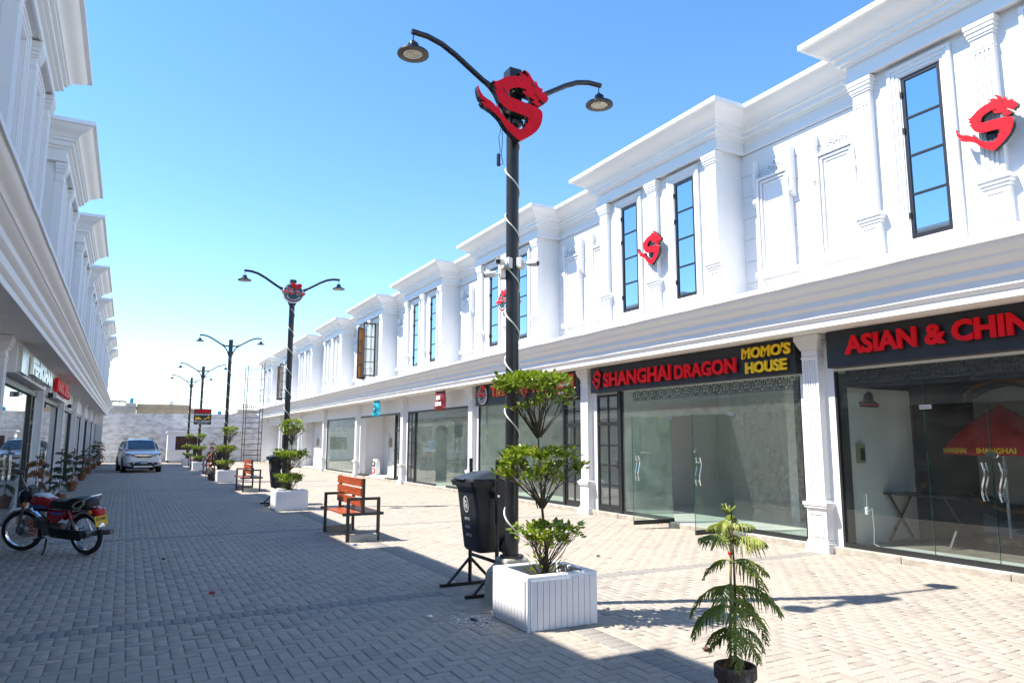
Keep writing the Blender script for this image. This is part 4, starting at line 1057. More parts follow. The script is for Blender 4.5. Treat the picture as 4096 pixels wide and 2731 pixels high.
# ------------------------------------------------------------------ benches
def bench_proto(label):
    t = thing('park_bench', label, 'bench', (3.44, 12.15, 0), group='double-sided timber benches')
    for sy in (-1, 1):
        y = sy * .73; w = .045
        for sx in (-1, 1):
            m = MB(); m.box(sx * .25 - w / 2, sx * .25 + w / 2, y - w / 2, y + w / 2, -.01, .645); m.build('leg', 'black_metal', t)
        m = MB(); m.box(-.25 - w / 2, .25 + w / 2, y - w / 2 + .001, y + w / 2 - .001, .645, .688); m.build('armrest', 'black_metal', t)
        m = MB(); m.box(-.335, .335, y - sy * .0 - w / 2 + .003, y + w / 2 - .003, .405, .45); m.build('seat_bearer', 'black_metal', t)
        m = MB(); m.box(-.225, .225, y - .05, y + .05, -.01, .115); m.build('concrete_foot', 'concrete', t, bevel=.01)
        m = MB(); m.box(-.022, .022, y * .97 - .022, y * .97 + .022, .45, .985); m.build('back_post', 'bench_wood' if False else 'black_metal', t)
    sl = MB(); sl.box(-.045, .045, -.70, .70, -.012, .012); me = sl.mesh('seat_slat'); me.materials.append(MATS['bench_wood'])
    b = MB()
    for q in (-.285, -.185, -.085, .085, .185, .285):
        o = bpy.data.objects.new('seat_slat', me); link(o, t, (q, 0, .437))
    sl = MB(); sl.box(-.013, .013, -.73, .73, -.062, .062); me = sl.mesh('back_slat'); me.materials.append(MATS['bench_wood'])
    for z in (.605, .765, .92):
        o = bpy.data.objects.new('back_slat', me); link(o, t, (-.037, 0, z))
    return t
BL = ['nearest timber bench with black steel frame, left of the first bin', 'second timber bench, between the second and third planters', 'third timber bench, beyond the third planter beside a dry pot plant', 'farthest timber bench, by the last planter']
bp_ = bench_proto(BL[0])
for lab, x, y in zip(BL[1:], (3.53, 3.62, 3.70), (24.4, 37.0, 47.4)): copy_thing(bp_, (x, y, 0), (0, 0, 0), lab)
# ------------------------------------------------------------------ shop signs
def rfn(x): return lambda u, v, w: (x - w - 8.93, -u, v)          # on boards of the right row (thing at x=8.93)
def board(t, y0, y1, z0, z1, x0=.0, x1=.11, mt='sign_black'):
    m = MB(); m.box(x0, x1, y0, y1, z0, z1); return m.build('board', mt, t, bevel=.006)
t = thing('shop_sign', 'long black board with red raised ASIAN & CHINESE letters', 'sign', (9.0, 0, 0)); 
m = MB(); m.box(0, .20, 1.5, 6.93, 2.66, 3.195); m.build('board', 'sign_black', t, bevel=.006)
f9 = lambda u, v, w: (-.035 - w, -u, v)
letters(t, 'ASIAN & CHINESE', -6.58, -3.62, 2.82, 3.09, f9, .035, 'sign_red', .042)
t = thing('shop_sign', 'black board with red SHANGHAI DRAGON and yellow MOMO\'S HOUSE letters', 'sign', (9.0, 0, 0))
m = MB(); m.box(0, .20, 7.50, 13.02, 2.64, 3.195); m.build('board', 'sign_black', t, bevel=.006)
letters(t, 'SHANGHAI', -12.45, -10.29, 2.74, 3.04, f9, .035, 'sign_red', .034)
letters(t, 'DRAGON', -10.19, -8.66, 2.74, 3.00, f9, .035, 'sign_red', .034)
letters(t, "MOMO'S", -8.52, -7.54, 2.945, 3.13, f9, .035, 'sign_yellow', .035, slant=.08)
letters(t, 'HOUSE', -8.45, -7.62, 2.70, 2.885, f9, .035, 'sign_yellow', .035, slant=.04)
dragon(t, .44, lambda u, v, w: (-.02 - w, -(u - 12.72), v + 2.69), .03, .80)
t = thing('shop_sign', 'black board with round logo and orange letters behind the nearest shrub', 'sign', (9.0, 0, 0))
m = MB(); m.box(0, .20, 13.50, 18.98, 2.60, 3.195); m.build('board', 'sign_black', t, bevel=.006)
letters(t, 'The Wrap Trap', -17.85, -14.65, 2.72, 3.10, f9, .03, 'sign_orange', .05)
for z0, z1, tx in ((2.67, 2.81, 'Grill'), (2.83, 2.97, 'Burgers'), (2.99, 3.13, 'Pizza')):
    m = MB(); m.box(-.03, -.002, 13.68, 14.40, z0, z1); m.build('orange_panel', 'sign_orange', t)
    letters(t, tx, -14.32, -13.76, z0 + .025, z1 - .025, lambda u, v, w: (-.032 - w, -u, v), .003, 'white_paint', .03, each=False, name='lettering', slant=.2)
t = thing('round_sign', 'round food logo at the far end of the orange-lettered black board', 'sign', (8.985, 18.44, 2.90)); wrap_trap(t, .27, lambda u, v, w: (-w, -u, v), .03)
t = thing('round_sign', 'round food logo on an upstairs pilaster behind the nearest lamp pole', 'sign', (8.62, bayc(2), 5.27)); wrap_trap(t, .30, lambda u, v, w: (-w, -u, v), .05)
for i, lab in ((0, 'red dragon S emblem on the upstairs pilaster nearest the camera'), (1, 'red dragon S emblem on the pilaster above SHANGHAI DRAGON')):
    t = thing('dragon_sign', lab, 'sign', (8.60, bayc(i) - .02, 4.89), group='red dragon emblems on the upstairs pilasters')
    dragon(t, .645, lambda u, v, w: (-w, -u, v), .06, 1.08)
    m = MB(); m.box(.0, .045, -.05, .05, .2, .26); m.build('bracket', 'black_metal', t)
# hanging cloth banners
for (y, lab, mt, lm) in ((20.85, 'maroon GENTS CLOTHING banner hanging from the soffit', 'banner_maroon', 'white_paint'), (27.4, 'cyan GENTS CLOTHING banner hanging from the soffit', 'banner_cyan', 'print_dark')):
    t = thing('banner', lab, 'banner', (8.62, y, 3.2), group='gents clothing banners')
    m = MB(); rings = []
    for i in range(9):
        v = i / 8; rings.append([(.02 * math.sin(5 * v + .8 * q) + .015 * q, .33 - q * .66 / 6 + .03 * v, -.05 - .60 * v - (.05 * (q / 6) if v > .5 else 0) * (v - .5)) for q in range(7)])
    m.loft(rings, closed=False, caps=False); o = m.build('cloth', mt, t, smooth=60); sd = o.modifiers.new('thick', 'SOLIDIFY'); sd.thickness = .004
    m = MB(); m.tube([(0, -.36, -.045), (0, .36, -.045)], .008, 6); m.tube([(0, -.3, -.045), (0, -.3, 0)], .003, 4); m.tube([(0, .3, -.045), (0, .3, 0)], .003, 4); m.build('rod', 'alu', t)
    for tx, z0, z1, u in (('GENTS', -.33, -.20, .17), ('CLOTHING', -.52, -.39, .25)): letters(t, tx, -u, u, z0, z1, lambda u, v, w: (-.035 - w, -u, v), .003, lm, .05, each=False, name='lettering')
# fashion store board on the fourth lamp
t = thing('shop_sign', 'black fashion store board with shoes and a phone number on the fourth lamp', 'sign', (3.57, POLE[3][1] - .12, 2.43))
m = MB(); m.box(-.44, .44, -.02, .0, 0, .85); m.build('board', 'print_dark', t); m = MB(); m.box(-.03, .03, 0, .05, .2, .6); m.build('bracket', 'black_metal', t)
fb = lambda u, v, w: (u, -.022 - w, v)
letters(t, 'UMERS', -.38, .38, .63, .80, fb, .012, 'sign_red', .05); letters(t, 'FASHION STORE', -.40, .40, .50, .58, fb, .004, 'white_paint', .03, each=False, name='lettering')
letters(t, '0315 8405257', -.40, .40, .12, .23, fb, .004, 'grey_print', .03, each=False, name='lettering'); letters(t, 'ufstore.pk', -.26, .26, .015, .09, fb, .004, 'grey_print', .02, each=False, name='lettering')
m = MB(); m.prism([(-.37, .29), (-.37, .33), (-.34, .42), (-.30, .39), (-.22, .40), (-.19, .42), (-.14, .36), (-.06, .33), (-.04, .30), (-.05, .28), (-.36, .27)], fb, 0, .003); m.build('shoe_print', 'sign_yellow', t)
m = MB(); m.prism([(.03, .28), (.10, .28), (.18, .30), (.26, .36), (.30, .37), (.31, .28), (.325, .28), (.335, .40), (.33, .45), (.29, .46), (.25, .40), (.16, .345), (.06, .31)], fb, 0, .003); m.build('shoe_print', 'sign_yellow', t)
# signs on the shaded row
fl = lambda u, v, w: (.03 + w, u, v)
t = thing('shop_sign', 'silver raised letters on a white board, left row', 'sign', (-1.66, 0, 0)); m = MB(); m.box(-.2, 0, 13.9, 18.9, 2.68, 3.195); m.build('board', 'white_paint', t)
m = MB(); m.box(0, .07, 14.0, 14.9, 2.70, 3.12); m.build('logo_panel', 'alu', t); letters(t, 'FEHKSHAN', 15.0, 18.7, 2.74, 3.05, fl, .10, 'alu', .06)
t = thing('shop_sign', 'red raised letters on a white board, left row', 'sign', (-1.66, 0, 0)); m = MB(); m.box(-.2, 0, 20.0, 25.0, 2.68, 3.195); m.build('board', 'white_paint', t)
letters(t, 'MARK OPERA', 20.4, 24.7, 2.76, 3.10, fl, .08, 'sign_red', .06)
t = thing('shop_sign', 'grey round shop print on dark glass, left row', 'sign', (-1.66 - .18, 27.4, 1.9))
m = MB(); m.lathe([(.30, 0), (.36, 0), (.36, .006), (.30, .006), (.30, 0)], 28, Matrix.Translation((0, 0, .2)) @ Matrix.Rotation(R(90), 4, 'Y')); m.build('ring', 'grey_print', t); m = MB(); m.box(0, .006, -.28, .28, -.32, -.26); m.build('bar', 'grey_print', t)
for y, lab in ((19.12, 'small black and white projecting light box by the silver letters'), (25.2, 'small black and white projecting light box by the red letters')):
    t = thing('light_box', lab, 'sign', (-1.62, y, 2.54), group='projecting light boxes on the left row'); m = MB(); m.box(0, .10, -.14, -.05, 0, .11); m.build('case', 'print_dark', t); m = MB(); m.box(.101, .17, -.145, -.045, -.005, .115); m.build('face', 'white_paint', t)
    m = MB(); m.box(-.06, 0, -.12, -.07, .03, .08); m.build('arm', 'alu', t)

# ------------------------------------------------------------------ Norfolk pines and palms in pots
def pot(parent, h, r, mt):
    m = MB(); m.lathe([(r * .62, 0), (r * .62, .005), (r * .86, h * .74), (r * .98, h * .75), (r, h * .78), (r, h * .98), (r * .96, h), (r * .86, h), (r * .84, h * .86)], 28); m.add([(0, 0, .002)], [])
    o = m.build('pot', mt, parent, smooth=35)
    m = MB(); m.lathe([(.001, h * .87), (r * .5, h * .885), (r * .85, h * .86)], 20); m.build('soil', 'soil', parent, smooth=60)
    return o
def araucaria(loc, label, seed, height, spread, pr=.15, ph=.26, potmt='terracotta', dry=0.0, dark=False, group='potted Norfolk pines along the left row', detail=1.0, stake=False):
    r = random.Random(seed); t = thing('potted_pine', label, 'plant', loc, r.uniform(0, 6), group)
    pot(t, ph, pr, potmt)
    w = MB(); g = MB(); dr = MB(); z0 = ph * .87
    w.tube([(0, 0, z0), (r.gauss(0, .01), r.gauss(0, .01), z0 + height * .5), (r.gauss(0, .012), r.gauss(0, .012), z0 + height)], [.011, .008, .004], 6)
    TK = 1.0 if detail >= 1 else 2.0
    nw = max(5, int(height / (.125 if detail >= 1 else .16)))
    prof = lambda f: (.45 if f < .2 else .62 + .38 * math.sin(PI * min(1, (f - .2) / .5)) if f < .7 else 1.0 - (f - .7) * 1.9)
    for k in range(nw):
        f = .10 + .84 * k / (nw - 1); zz = z0 + height * f; sp = spread * max(.30, prof(f)) * r.uniform(.8, 1.1)
        nb = r.choice((3, 4, 4, 5)); isd = r.random() < dry or (f < .2 and r.random() < .85)
        for b in range(nb):
            a = 2 * PI * b / nb + k * .9 + r.uniform(-.45, .45)
            if r.random() < .16: continue
            z = zz + r.gauss(0, .018); L_ = sp * r.uniform(.65, 1.15); mb = dr if isd else g; isdry = mb is dr; L_ *= .75 if isdry and dry < .5 else 1
            rise = r.uniform(.15, .55) if f > .35 else r.uniform(.0, .3); fall = (r.uniform(.45, 1.0) if not isdry else r.uniform(1.0, 1.5)) * (1.0 if f < .75 else .55)
            bend = r.uniform(-.25, .25); pts = []
            for q in range(9):
                u = q / 8; aa = a + bend * u; pts.append(Vector((math.cos(aa) * L_ * u * (1 - .18 * u), math.sin(aa) * L_ * u * (1 - .18 * u), z + L_ * rise * u - L_ * fall * u * u)))
            mb.tube(pts, [.0045 - .0028 * q / 8 for q in range(9)], 4, caps=False)
            ca, sa = math.cos(a), math.sin(a); nbr = int(17 * detail * (L_ / .3)) + 4; side = Vector((-sa, ca, 0))
            for q in range(nbr):
                u = .16 + .84 * q / (nbr - 1); i = min(7, int(u * 8)); p = pts[i].lerp(pts[i + 1], u * 8 - i)
                bl = L_ * .30 * math.sin(PI * min(.97, .25 + .70 * u)) * r.uniform(.7, 1.2) + .014
                for sg in (-1, 1):
                    d1 = side * sg * r.uniform(.35, .75) + Vector((ca, sa, 0)) * .35 + Vector((0, 0, r.uniform(-.7, -.2) if not isdry else -1.2)); d1.normalize()
                    p1 = p + d1 * bl * .5; d2 = (d1 + Vector((0, 0, -1.1))).normalized(); p2 = p1 + d2 * bl * .55
                    mb.tube([p, p1, p2], [.0040 * TK, .0046 * TK, .0016 * TK], 3, caps=False)
                    if detail >= 1:
                        for e_ in range(7):
                            c0, dd = (p.lerp(p1, e_ / 4), d1) if e_ < 4 else (p1.lerp(p2, (e_ - 4) / 3), d2)
                            for nn in (-1, 1):
                                o_ = Vector((r.gauss(0, 1), r.gauss(0, 1), r.gauss(.2, 1))).normalized() * .0085 + dd * .008; s_ = dd * .0018
                                mb.add([c0 - s_, c0 + s_, c0 + o_], [(0, 1, 2)])
    for q in range(9):
        a = q * 2.4; e_ = Vector((.045 * math.cos(a), .045 * math.sin(a), z0 + height + .02 + .012 * (q % 3))); g.tube([(0, 0, z0 + height - .012), e_], [.007, .0045], 4)
    if stake:
        m = MB(); m.tube([(.02, -.02, ph * .85), (-.012, -.012, z0 + height * .92)], .0075, 7); m.build('stake', 'stake', t, smooth=50)
        m = MB(); m.lathe([(.013, 0), (.015, .008), (.013, .016)], 8, Matrix.Translation((0, -.01, z0 + height * .72))); m.build('tie', 'sign_red', t)
    w.build('trunk', 'bark', t, smooth=60, recalc=False); g.build('foliage', 'arau_dark' if dark else 'arau', t, recalc=False)
    if dr.v: dr.build('dry_foliage', 'arau_dry', t, recalc=False)
    return t
pn = araucaria((3.29, 3.29, 0), 'green potted pine with bamboo stake in the right foreground', 11, .93, .40, .125, .28, 'old_pot', dry=.0, group='', stake=True)
del_ = pn.pop('group', None) if 'group' in pn else None
dl = MB(); rr = random.Random(5)
for q in range(60):
    a, b = rr.uniform(0, 6.28), rr.uniform(.01, .09); p = Vector((b * math.cos(a), b * math.sin(a), .25)); dl.tube([p, p + Vector((rr.gauss(0, .03), rr.gauss(0, .03), rr.uniform(.0, .03)))], [.003, .0015], 3)
dl.build('dead_needles', 'arau_dry', pn, recalc=False)
LP = [((-1.30, 14.6), 'brown dying potted pine behind the motorcycle', 1.05, .50, .75), ((-1.35, 20.6), 'dark green potted pine just beyond the motorcycle', 1.10, .48, .05), ((-1.42, 26.6), 'potted pine with flat drooping tiers, third along the left row', 1.05, .46, .15),
      ((-1.46, 33.2), 'browning potted pine, fourth along the left row', .95, .42, .6), ((-1.48, 39.6), 'rusty brown potted pine, fifth along the left row', 1.1, .40, .85), ((-1.50, 46.2), 'slim green potted pine near the far end of the left row', 1.3, .42, .05), ((-1.40, 51.6), 'brown potted pine in the far left corner by the end wall', 1.25, .5, .9)]
for i, ((x, y), lab, h, sp, dry) in enumerate(LP): araucaria((x, y, 0), lab, 40 + i, h, sp, .16, .28, 'terracotta', dry, True, detail=.55)
araucaria((3.10, 31.3, 0), 'yellowing drooping potted pine beside the bin behind the third planter', 60, 1.3, .45, .15, .27, 'old_pot', 1.0, False, group='', detail=.6).pop('group', None)
def palm(loc, label, seed, n=26):
    r = random.Random(seed); t = thing('potted_palm', label, 'plant', loc)
    m = MB(); m.tbox(0, 0, 0, .40, .40, .42, .50, .50); m.build('pot', 'white_paint', t, bevel=.02); m = MB(); m.tbox(0, 0, .42, .42, .42, .425, .42, .42); m.build('soil', 'soil', t)
    w = MB(); w.tube([(0, 0, .40), (.02, 0, .75)], [.06, .045], 8); w.build('trunk', 'bark', t); g = MB()
    for k in range(n):
        a = r.uniform(0, 2 * PI); L_ = r.uniform(.8, 1.2); up = r.uniform(.25, 1.1); pts = []
        for q in range(8):
            u = q / 7; pts.append(Vector((math.cos(a) * L_ * u * .85, math.sin(a) * L_ * u * .85, .75 + L_ * up * u - L_ * .85 * u * u)))
        g.tube(pts, [.007 - .005 * q / 7 for q in range(8)], 4, caps=False); side = Vector((-math.sin(a), math.cos(a), 0))
        for q in range(22):
            u = .15 + .85 * q / 21; i = min(6, int(u * 7)); p = pts[i].lerp(pts[i + 1], u * 7 - i)
            for sg in (-1, 1):
                d = (side * sg + Vector((math.cos(a), math.sin(a), 0)) * .8 + Vector((0, 0, r.uniform(-.5, .1)))).normalized(); leaf(g, p, d, Vector((0, 0, 1)), .22 * (1.1 - u * .6), .018)
    g.build('fronds', 'palm_leaf', t, recalc=False); return t
palm((8.45, 43.6, 0), 'feathery potted palm outside the far shops on the right', 3)

# ------------------------------------------------------------------ motorcycle
def moto():
    f = Vector((-.87, .90, 0)).normalized(); ang = math.atan2(f.y, f.x)
    t = thing('motorcycle', 'red and black small motorcycle leaning on its side stand', 'motorcycle', (-.80, 12.32, 0), rot=(R(-7), 0, ang))
    t.rotation_mode = 'XYZ'
    t.matrix_world = Matrix.Translation((-.80, 12.32, 0)) @ Matrix.Rotation(ang, 4, 'Z') @ Matrix.Rotation(R(-7), 4, 'X')
    def wheel(name, loc, rz):
        Rw = .292; e_ = bpy.data.objects.new(name, None)
        m = MB(); prof = [(Rw - .055 + .034 * math.cos(a) * 1.0 + .02, .032 * math.sin(a)) for a in [2 * PI * i / 12 for i in range(13)]]
        MX = Matrix.Rotation(R(90), 4, 'X'); m.lathe(prof, 44, MX); ty = m.build(name, 'tyre', t, loc, smooth=50, rot=(0, 0, rz))
        m = MB(); m.lathe([(Rw - .062, -.022), (Rw - .072, -.015), (Rw - .072, .015), (Rw - .062, .022), (Rw - .062, -.022)], 44, MX); m.build('rim', 'chrome', ty, smooth=40)
        m = MB(); m.lathe([(.001, -.055), (.06, -.05), (.062, .04), (.03, .055), (.001, .055)], 22, MX); m.build('hub', 'engine_metal', ty, smooth=40)
        m = MB()
        for q in range(32):
            a = 2 * PI * q / 32; b = a + (.35 if q % 2 else -.35); s_ = .03 if (q // 2) % 2 else -.03
            m.tube([(.055 * math.cos(b), s_, .055 * math.sin(b)), ((Rw - .07) * math.cos(a), 0, (Rw - .07) * math.sin(a))], .0020, 3, caps=False)
        m.build('spokes', 'alu', ty)
        return ty
    wheel('rear_wheel', (-.60, 0, .292), 0); st = R(22)
    wheel('front_wheel', (.60, 0, .292), st)
    def arc(cx, cz, r, a0, a1, hw, mt, nm, n=16, y=0, rz=0, drop=.02):
        m = MB(); rings = []
        for i in range(n + 1):
            a = R(a0 + (a1 - a0) * i / n); rings.append([(r2 * math.cos(a), yy, r2 * math.sin(a)) for r2, yy in ((r - drop, -hw), (r, -hw * .75), (r + .012, 0), (r, hw * .75), (r - drop, hw))])
        m.loft(rings, closed=False, caps=False); o = m.build(nm, mt, t, (cx, y, cz), smooth=60, rot=(0, 0, rz)); s_ = o.modifiers.new('t', 'SOLIDIFY'); s_.thickness = .004; return o
    arc(-.60, .292, .325, 5, 165, .062, 'chrome', 'rear_fender'); arc(.60, .292, .322, 12, 172, .055, 'chrome', 'front_fender', rz=st)
    # fork, headlight, bars turn together
    def turn(p): 
        v = Vector(p) - Vector((.50, 0, 0)); v = Matrix.Rotation(st, 3, 'Z') @ v; return tuple(v + Vector((.50, 0, 0)))
    for s_ in (-1, 1):
        m = MB(); m.tube([turn((.60, s_ * .085, .292)), turn((.53, s_ * .085, .55))], .022, 10); m.tube([turn((.53, s_ * .085, .55)), turn((.46, s_ * .085, .80))], .017, 10); m.build('fork_leg', 'engine_metal', t, smooth=40)
    m = MB(); m.tube([turn(p) for p in ((.46, -.11, .78), (.455, 0, .795), (.46, .11, .78))], .022, 8); m.build('fork_clamp', 'moto_black', t, smooth=40)
    m = MB(); m.tube([turn(p) for p in ((.30, -.34, .92), (.36, -.26, .945), (.43, -.10, .86), (.44, 0, .85), (.43, .10, .86), (.36, .26, .945), (.30, .34, .92))], .012, 8); hb = m.build('handlebar', 'moto_black', t, smooth=40)
    for s_ in (-1, 1):
        m = MB(); m.tube([turn((.36, s_ * .25, .945)), turn((.27, s_ * .375, .905))], .018, 10); m.build('grip', 'moto_black', hb, smooth=40)
        m = MB(); m.tube([turn((.385, s_ * .22, .935)), turn((.42, s_ * .30, .90)), turn((.37, s_ * .40, .87))], .006, 6); m.build('lever', 'alu', hb, smooth=40)
        m = MB(); m.tube([turn((.38, s_ * .20, .94)), turn((.40, s_ * .27, 1.09)), turn((.39, s_ * .30, 1.16))], .0065, 6); mr = m.build('mirror_stem', 'chrome', hb, smooth=40)
        p = turn((.395, s_ * .31, 1.18)); m = MB(); m.sphere(p, .055, 14, 8, (.35, 1.0, .62)); m.build('mirror', 'moto_black', mr, smooth=60)
    hl = MB(); hl.loft([[turn((.50 + dx, y, z)) for y, z in pts] for dx, pts in ((-.10, [(-.08, .77), (.08, .77), (.08, .93), (-.08, .93)]), (-.02, [(-.10, .70), (.10, .70), (.105, .95), (-.105, .95)]), (.06, [(-.09, .70), (.09, .70), (.09, .88), (-.09, .88)]))]); hl.build('headlight_shell', 'moto_black', t, bevel=.015)
    m = MB(); m.loft([[turn((.562, y, z)) for y, z in ((-.08, .71), (.08, .71), (.08, .86), (-.08, .86))], [turn((.572, y, z)) for y, z in ((-.07, .72), (.07, .72), (.07, .85), (-.07, .85))]]); m.build('headlight_lens', 'lamp_clear', t)
    m = MB(); m.loft([[turn((.40, y, z)) for y, z in ((-.075, .80), (.075, .80), (.075, .925), (-.075, .925))], [turn((.392, y, z)) for y, z in ((-.07, .81), (.07, .81), (.07, .92), (-.07, .92))]]); m.build('instrument_face', 'car_glass', t)
    for s_ in (-1, 1):
        m = MB(); m.sphere(turn((.45, s_ * .15, .70)), .032, 10, 6); m.build('indicator', 'amber', t, smooth=60)
        m = MB(); m.sphere((-.80, s_ * .11, .62), .030, 10, 6); m.build('indicator', 'amber', t, smooth=60)
    # tank, seat, covers
    def ringx(x, zc, hw, hz, n=14): return [(x, hw * math.copysign(abs(math.cos(a)) ** .7, math.cos(a)), zc + hz * math.copysign(abs(math.sin(a)) ** .8, math.sin(a))) for a in [2 * PI * i / n for i in range(n)]]
    m = MB(); m.loft([ringx(.42, .70, .03, .05), ringx(.38, .715, .075, .085), ringx(.25, .735, .105, .105), ringx(.10, .725, .11, .10), ringx(-.02, .70, .09, .085), ringx(-.06, .69, .06, .06)]); tk = m.build('fuel_tank', 'moto_red', t, smooth=60)
    m = MB(); m.loft([ringx(.40, .775, .02, .02), ringx(.30, .80, .075, .047), ringx(.15, .80, .085, .045), ringx(.0, .765, .06, .035)]); m.build('tank_graphic', 'white_paint', tk, smooth=60)
    m = MB(); m.add([(.20, .113, .70), (.02, .113, .69), (.0, .10, .66), (.18, .112, .665)], [(0, 1, 2, 3)]); m.add([(.32, .099, .72), (.14, .1135, .64), (.16, .1125, .63), (.34, .085, .69)], [(0, 1, 2, 3)]); m.build('tank_decal', 'moto_blue', tk)
    sec = lambda x, z0, z1, hw: [(x, hw, z0), (x, hw * 1.05, (z0 + z1) / 2), (x, hw * .85, z1 - .01), (x, 0, z1), (x, -hw * .85, z1 - .01), (x, -hw * 1.05, (z0 + z1) / 2), (x, -hw, z0)]
    m = MB(); m.loft([sec(-.02, .68, .74, .07), sec(-.08, .655, .775, .10), sec(-.22, .65, .765, .12), sec(-.36, .65, .775, .125), sec(-.48, .655, .815, .125), sec(-.66, .665, .815, .12), sec(-.74, .675, .79, .10), sec(-.77, .69, .75, .07)]); m.build('seat', 'moto_black', t, smooth=50)
    m = MB(); m.box(-.74, -.05, -.122, .122, .640, .652); m.build('seat_trim', 'chrome', t, bevel=.004)
    for s_ in (-1, 1):
        m = MB(); m.prism([(-.02, .63), (-.34, .63), (-.36, .58), (-.24, .48), (-.10, .44), (-.04, .46)], lambda u, v, w: (u, s_ * (.085 + w), v), 0, .03); sc_ = m.build('side_cover', 'moto_red', t, bevel=.012)
        m = MB(); m.prism([(-.04, .615), (-.14, .60), (-.32, .605), (-.33, .585), (-.18, .565), (-.08, .585)], lambda u, v, w: (u, s_ * (.1165 + w), v), 0, .001); m.build('cover_decal', 'moto_blue', sc_)
        m = MB(); m.tube([(-.42, s_ * .105, .63), (-.47, s_ * .105, .50)], .030, 12); sh = m.build('shock_cover', 'moto_red', t, smooth=40)
        m = MB(); pts = [(-.47 - .10 * k / 40 + .022 * math.cos(k * 1.26), s_ * .105 + .022 * math.sin(k * 1.26), .50 - .19 * k / 40) for k in range(41)]; m.tube(pts, .005, 5); m.tube([(-.47, s_ * .105, .50), (-.59, s_ * .105, .30)], .009, 6); m.build('spring', 'chrome', sh)
    # frame, engine, exhaust, chain case
    m = MB(); m.tube([(.44, 0, .76), (.34, 0, .60), (.10, 0, .60), (-.10, 0, .60), (-.75, 0, .63)], .022, 8); m.tube([(.06, 0, .60), (-.10, 0, .38), (-.14, 0, .27)], .02, 8)
    m.tube([(.08, 0, .44), (.40, 0, .66)], .012, 8); m.build('frame', 'moto_black', t, smooth=40)
    for s_ in (-1, 1):
        m = MB(); m.tube([(-.10, s_ * .06, .30), (-.60, s_ * .09, .292)], .016, 8); m.build('swing_arm', 'moto_black', t, smooth=40)
    m = MB(); m.loft([ringx(.10, .36, .07, .07, 12), ringx(.06, .35, .10, .10, 12), ringx(-.10, .33, .105, .105, 12), ringx(-.20, .34, .08, .08, 12)]); m.build('crankcase', 'engine_metal', t, smooth=50)
    m = MB()
    for k in range(9): m.box(.10 + .022 * k, .112 + .022 * k, -.075, .075, .33 + .004 * k, .47 + .004 * k)
    m.box(.10, .29, -.05, .05, .36, .45); m.build('cylinder_fins', 'engine_metal', t)
    m = MB(); m.tube([(.02, .115, .34), (.02, .125, .34)], .075, 20); m.build('clutch_cover', 'engine_metal', t, smooth=30)
    m = MB(); m.box(.02, .10, -.03, .03, .48, .58); m.build('carburettor', 'engine_metal', t, bevel=.01)
    m = MB(); m.tube([(.28, -.05, .38), (.33, -.09, .28), (.20, -.12, .20), (-.10, -.13, .20), (-.30, -.14, .23)], .018, 8); m.tube([(-.28, -.14, .225), (-.36, -.145, .24), (-.90, -.15, .30)], [.022, .040, .036], 12); m.build('exhaust', 'engine_metal', t, smooth=40)
    m = MB(); m.prism([(-.05, .38), (-.62, .37), (-.66, .29), (-.62, .22), (-.10, .25)], lambda u, v, w: (u, .105 + w, v), 0, .025); m.build('chain_case', 'moto_black', t, bevel=.01)
    m = MB(); m.tube([(.02, .10, .22), (-.06, .19, .12), (-.10, .30, -.036)], .013, 8); m.build('side_stand', 'moto_black', t, smooth=40)
    for s_ in (-1, 1):
        m = MB(); m.tube([(.06, s_ * .10, .24), (.06, s_ * .26, .245)], .014, 8); m.build('footrest', 'moto_black', t, smooth=40)
        m = MB(); m.tube([(-.28, s_ * .10, .30), (-.28, s_ * .24, .31)], .014, 8); m.build('footrest', 'moto_black', t, smooth=40)
    m = MB(); m.tube([(.10, .15, .25), (.16, .15, .26), (.20, .16, .24)], .008, 6); m.build('gear_lever', 'alu', t)
    # tail
    m = MB(); m.tube([(-.52, .135, .63), (-.64, .14, .65), (-.74, .13, .80), (-.80, .08, .835), (-.80, -.08, .835), (-.74, -.13, .80), (-.64, -.14, .65), (-.52, -.135, .63)], .011, 8); m.build('grab_rail', 'chrome', t, smooth=40)
    m = MB(); m.loft([[(-.76, y, z) for y, z in ((-.06, .56), (.06, .56), (.065, .66), (-.065, .66))], [(-.86, y, z) for y, z in ((-.075, .555), (.075, .555), (.08, .655), (-.08, .655))], [(-.90, y, z) for y, z in ((-.06, .57), (.06, .57), (.06, .64), (-.06, .64))]]); m.build('tail_light', 'tail_red', t, bevel=.012)
    m = MB(); m.box(-.845, -.78, -.05, .05, .47, .56); m.build('plate_bracket', 'moto_black', t)
    m = MB(); m.add([(-.860, -.10, .56), (-.860, .10, .56), (-.89, .10, .42), (-.89, -.10, .42), (-.866, -.10, .56), (-.866, .10, .56), (-.896, .10, .42), (-.896, -.10, .42)], [(0, 1, 2, 3), (7, 6, 5, 4), (0, 4, 5, 1), (1, 5, 6, 2), (2, 6, 7, 3), (3, 7, 4, 0)]); npl = m.build('number_plate', 'plate_yellow', t)
    letters(npl, 'FDV 8801', -.08, .08, .495, .535, lambda u, v, w: (-.868 - w - (.56 - v) * .214, -u, v), .001, 'print_dark', .02, each=False, name='lettering')
    for nn, s_ in (('rope', 1),):
        m = MB(); rr = random.Random(2)
        for k in range(7):
            pts = []; ox, oz = rr.gauss(0, .012), rr.gauss(0, .01)
            for i in range(17):
                a = 2 * PI * i / 16; pts.append((-.66 + ox + .10 * math.cos(a), .15 + .012 * k / 3 + .006 * math.sin(3 * a), .74 + oz + .045 * math.sin(a) + .35 * .10 * math.cos(a) * -1))
            m.tube(pts, .0055, 5, caps=False)
        m.build('rope_coil', 'rope', t, recalc=False)
    return t
moto()
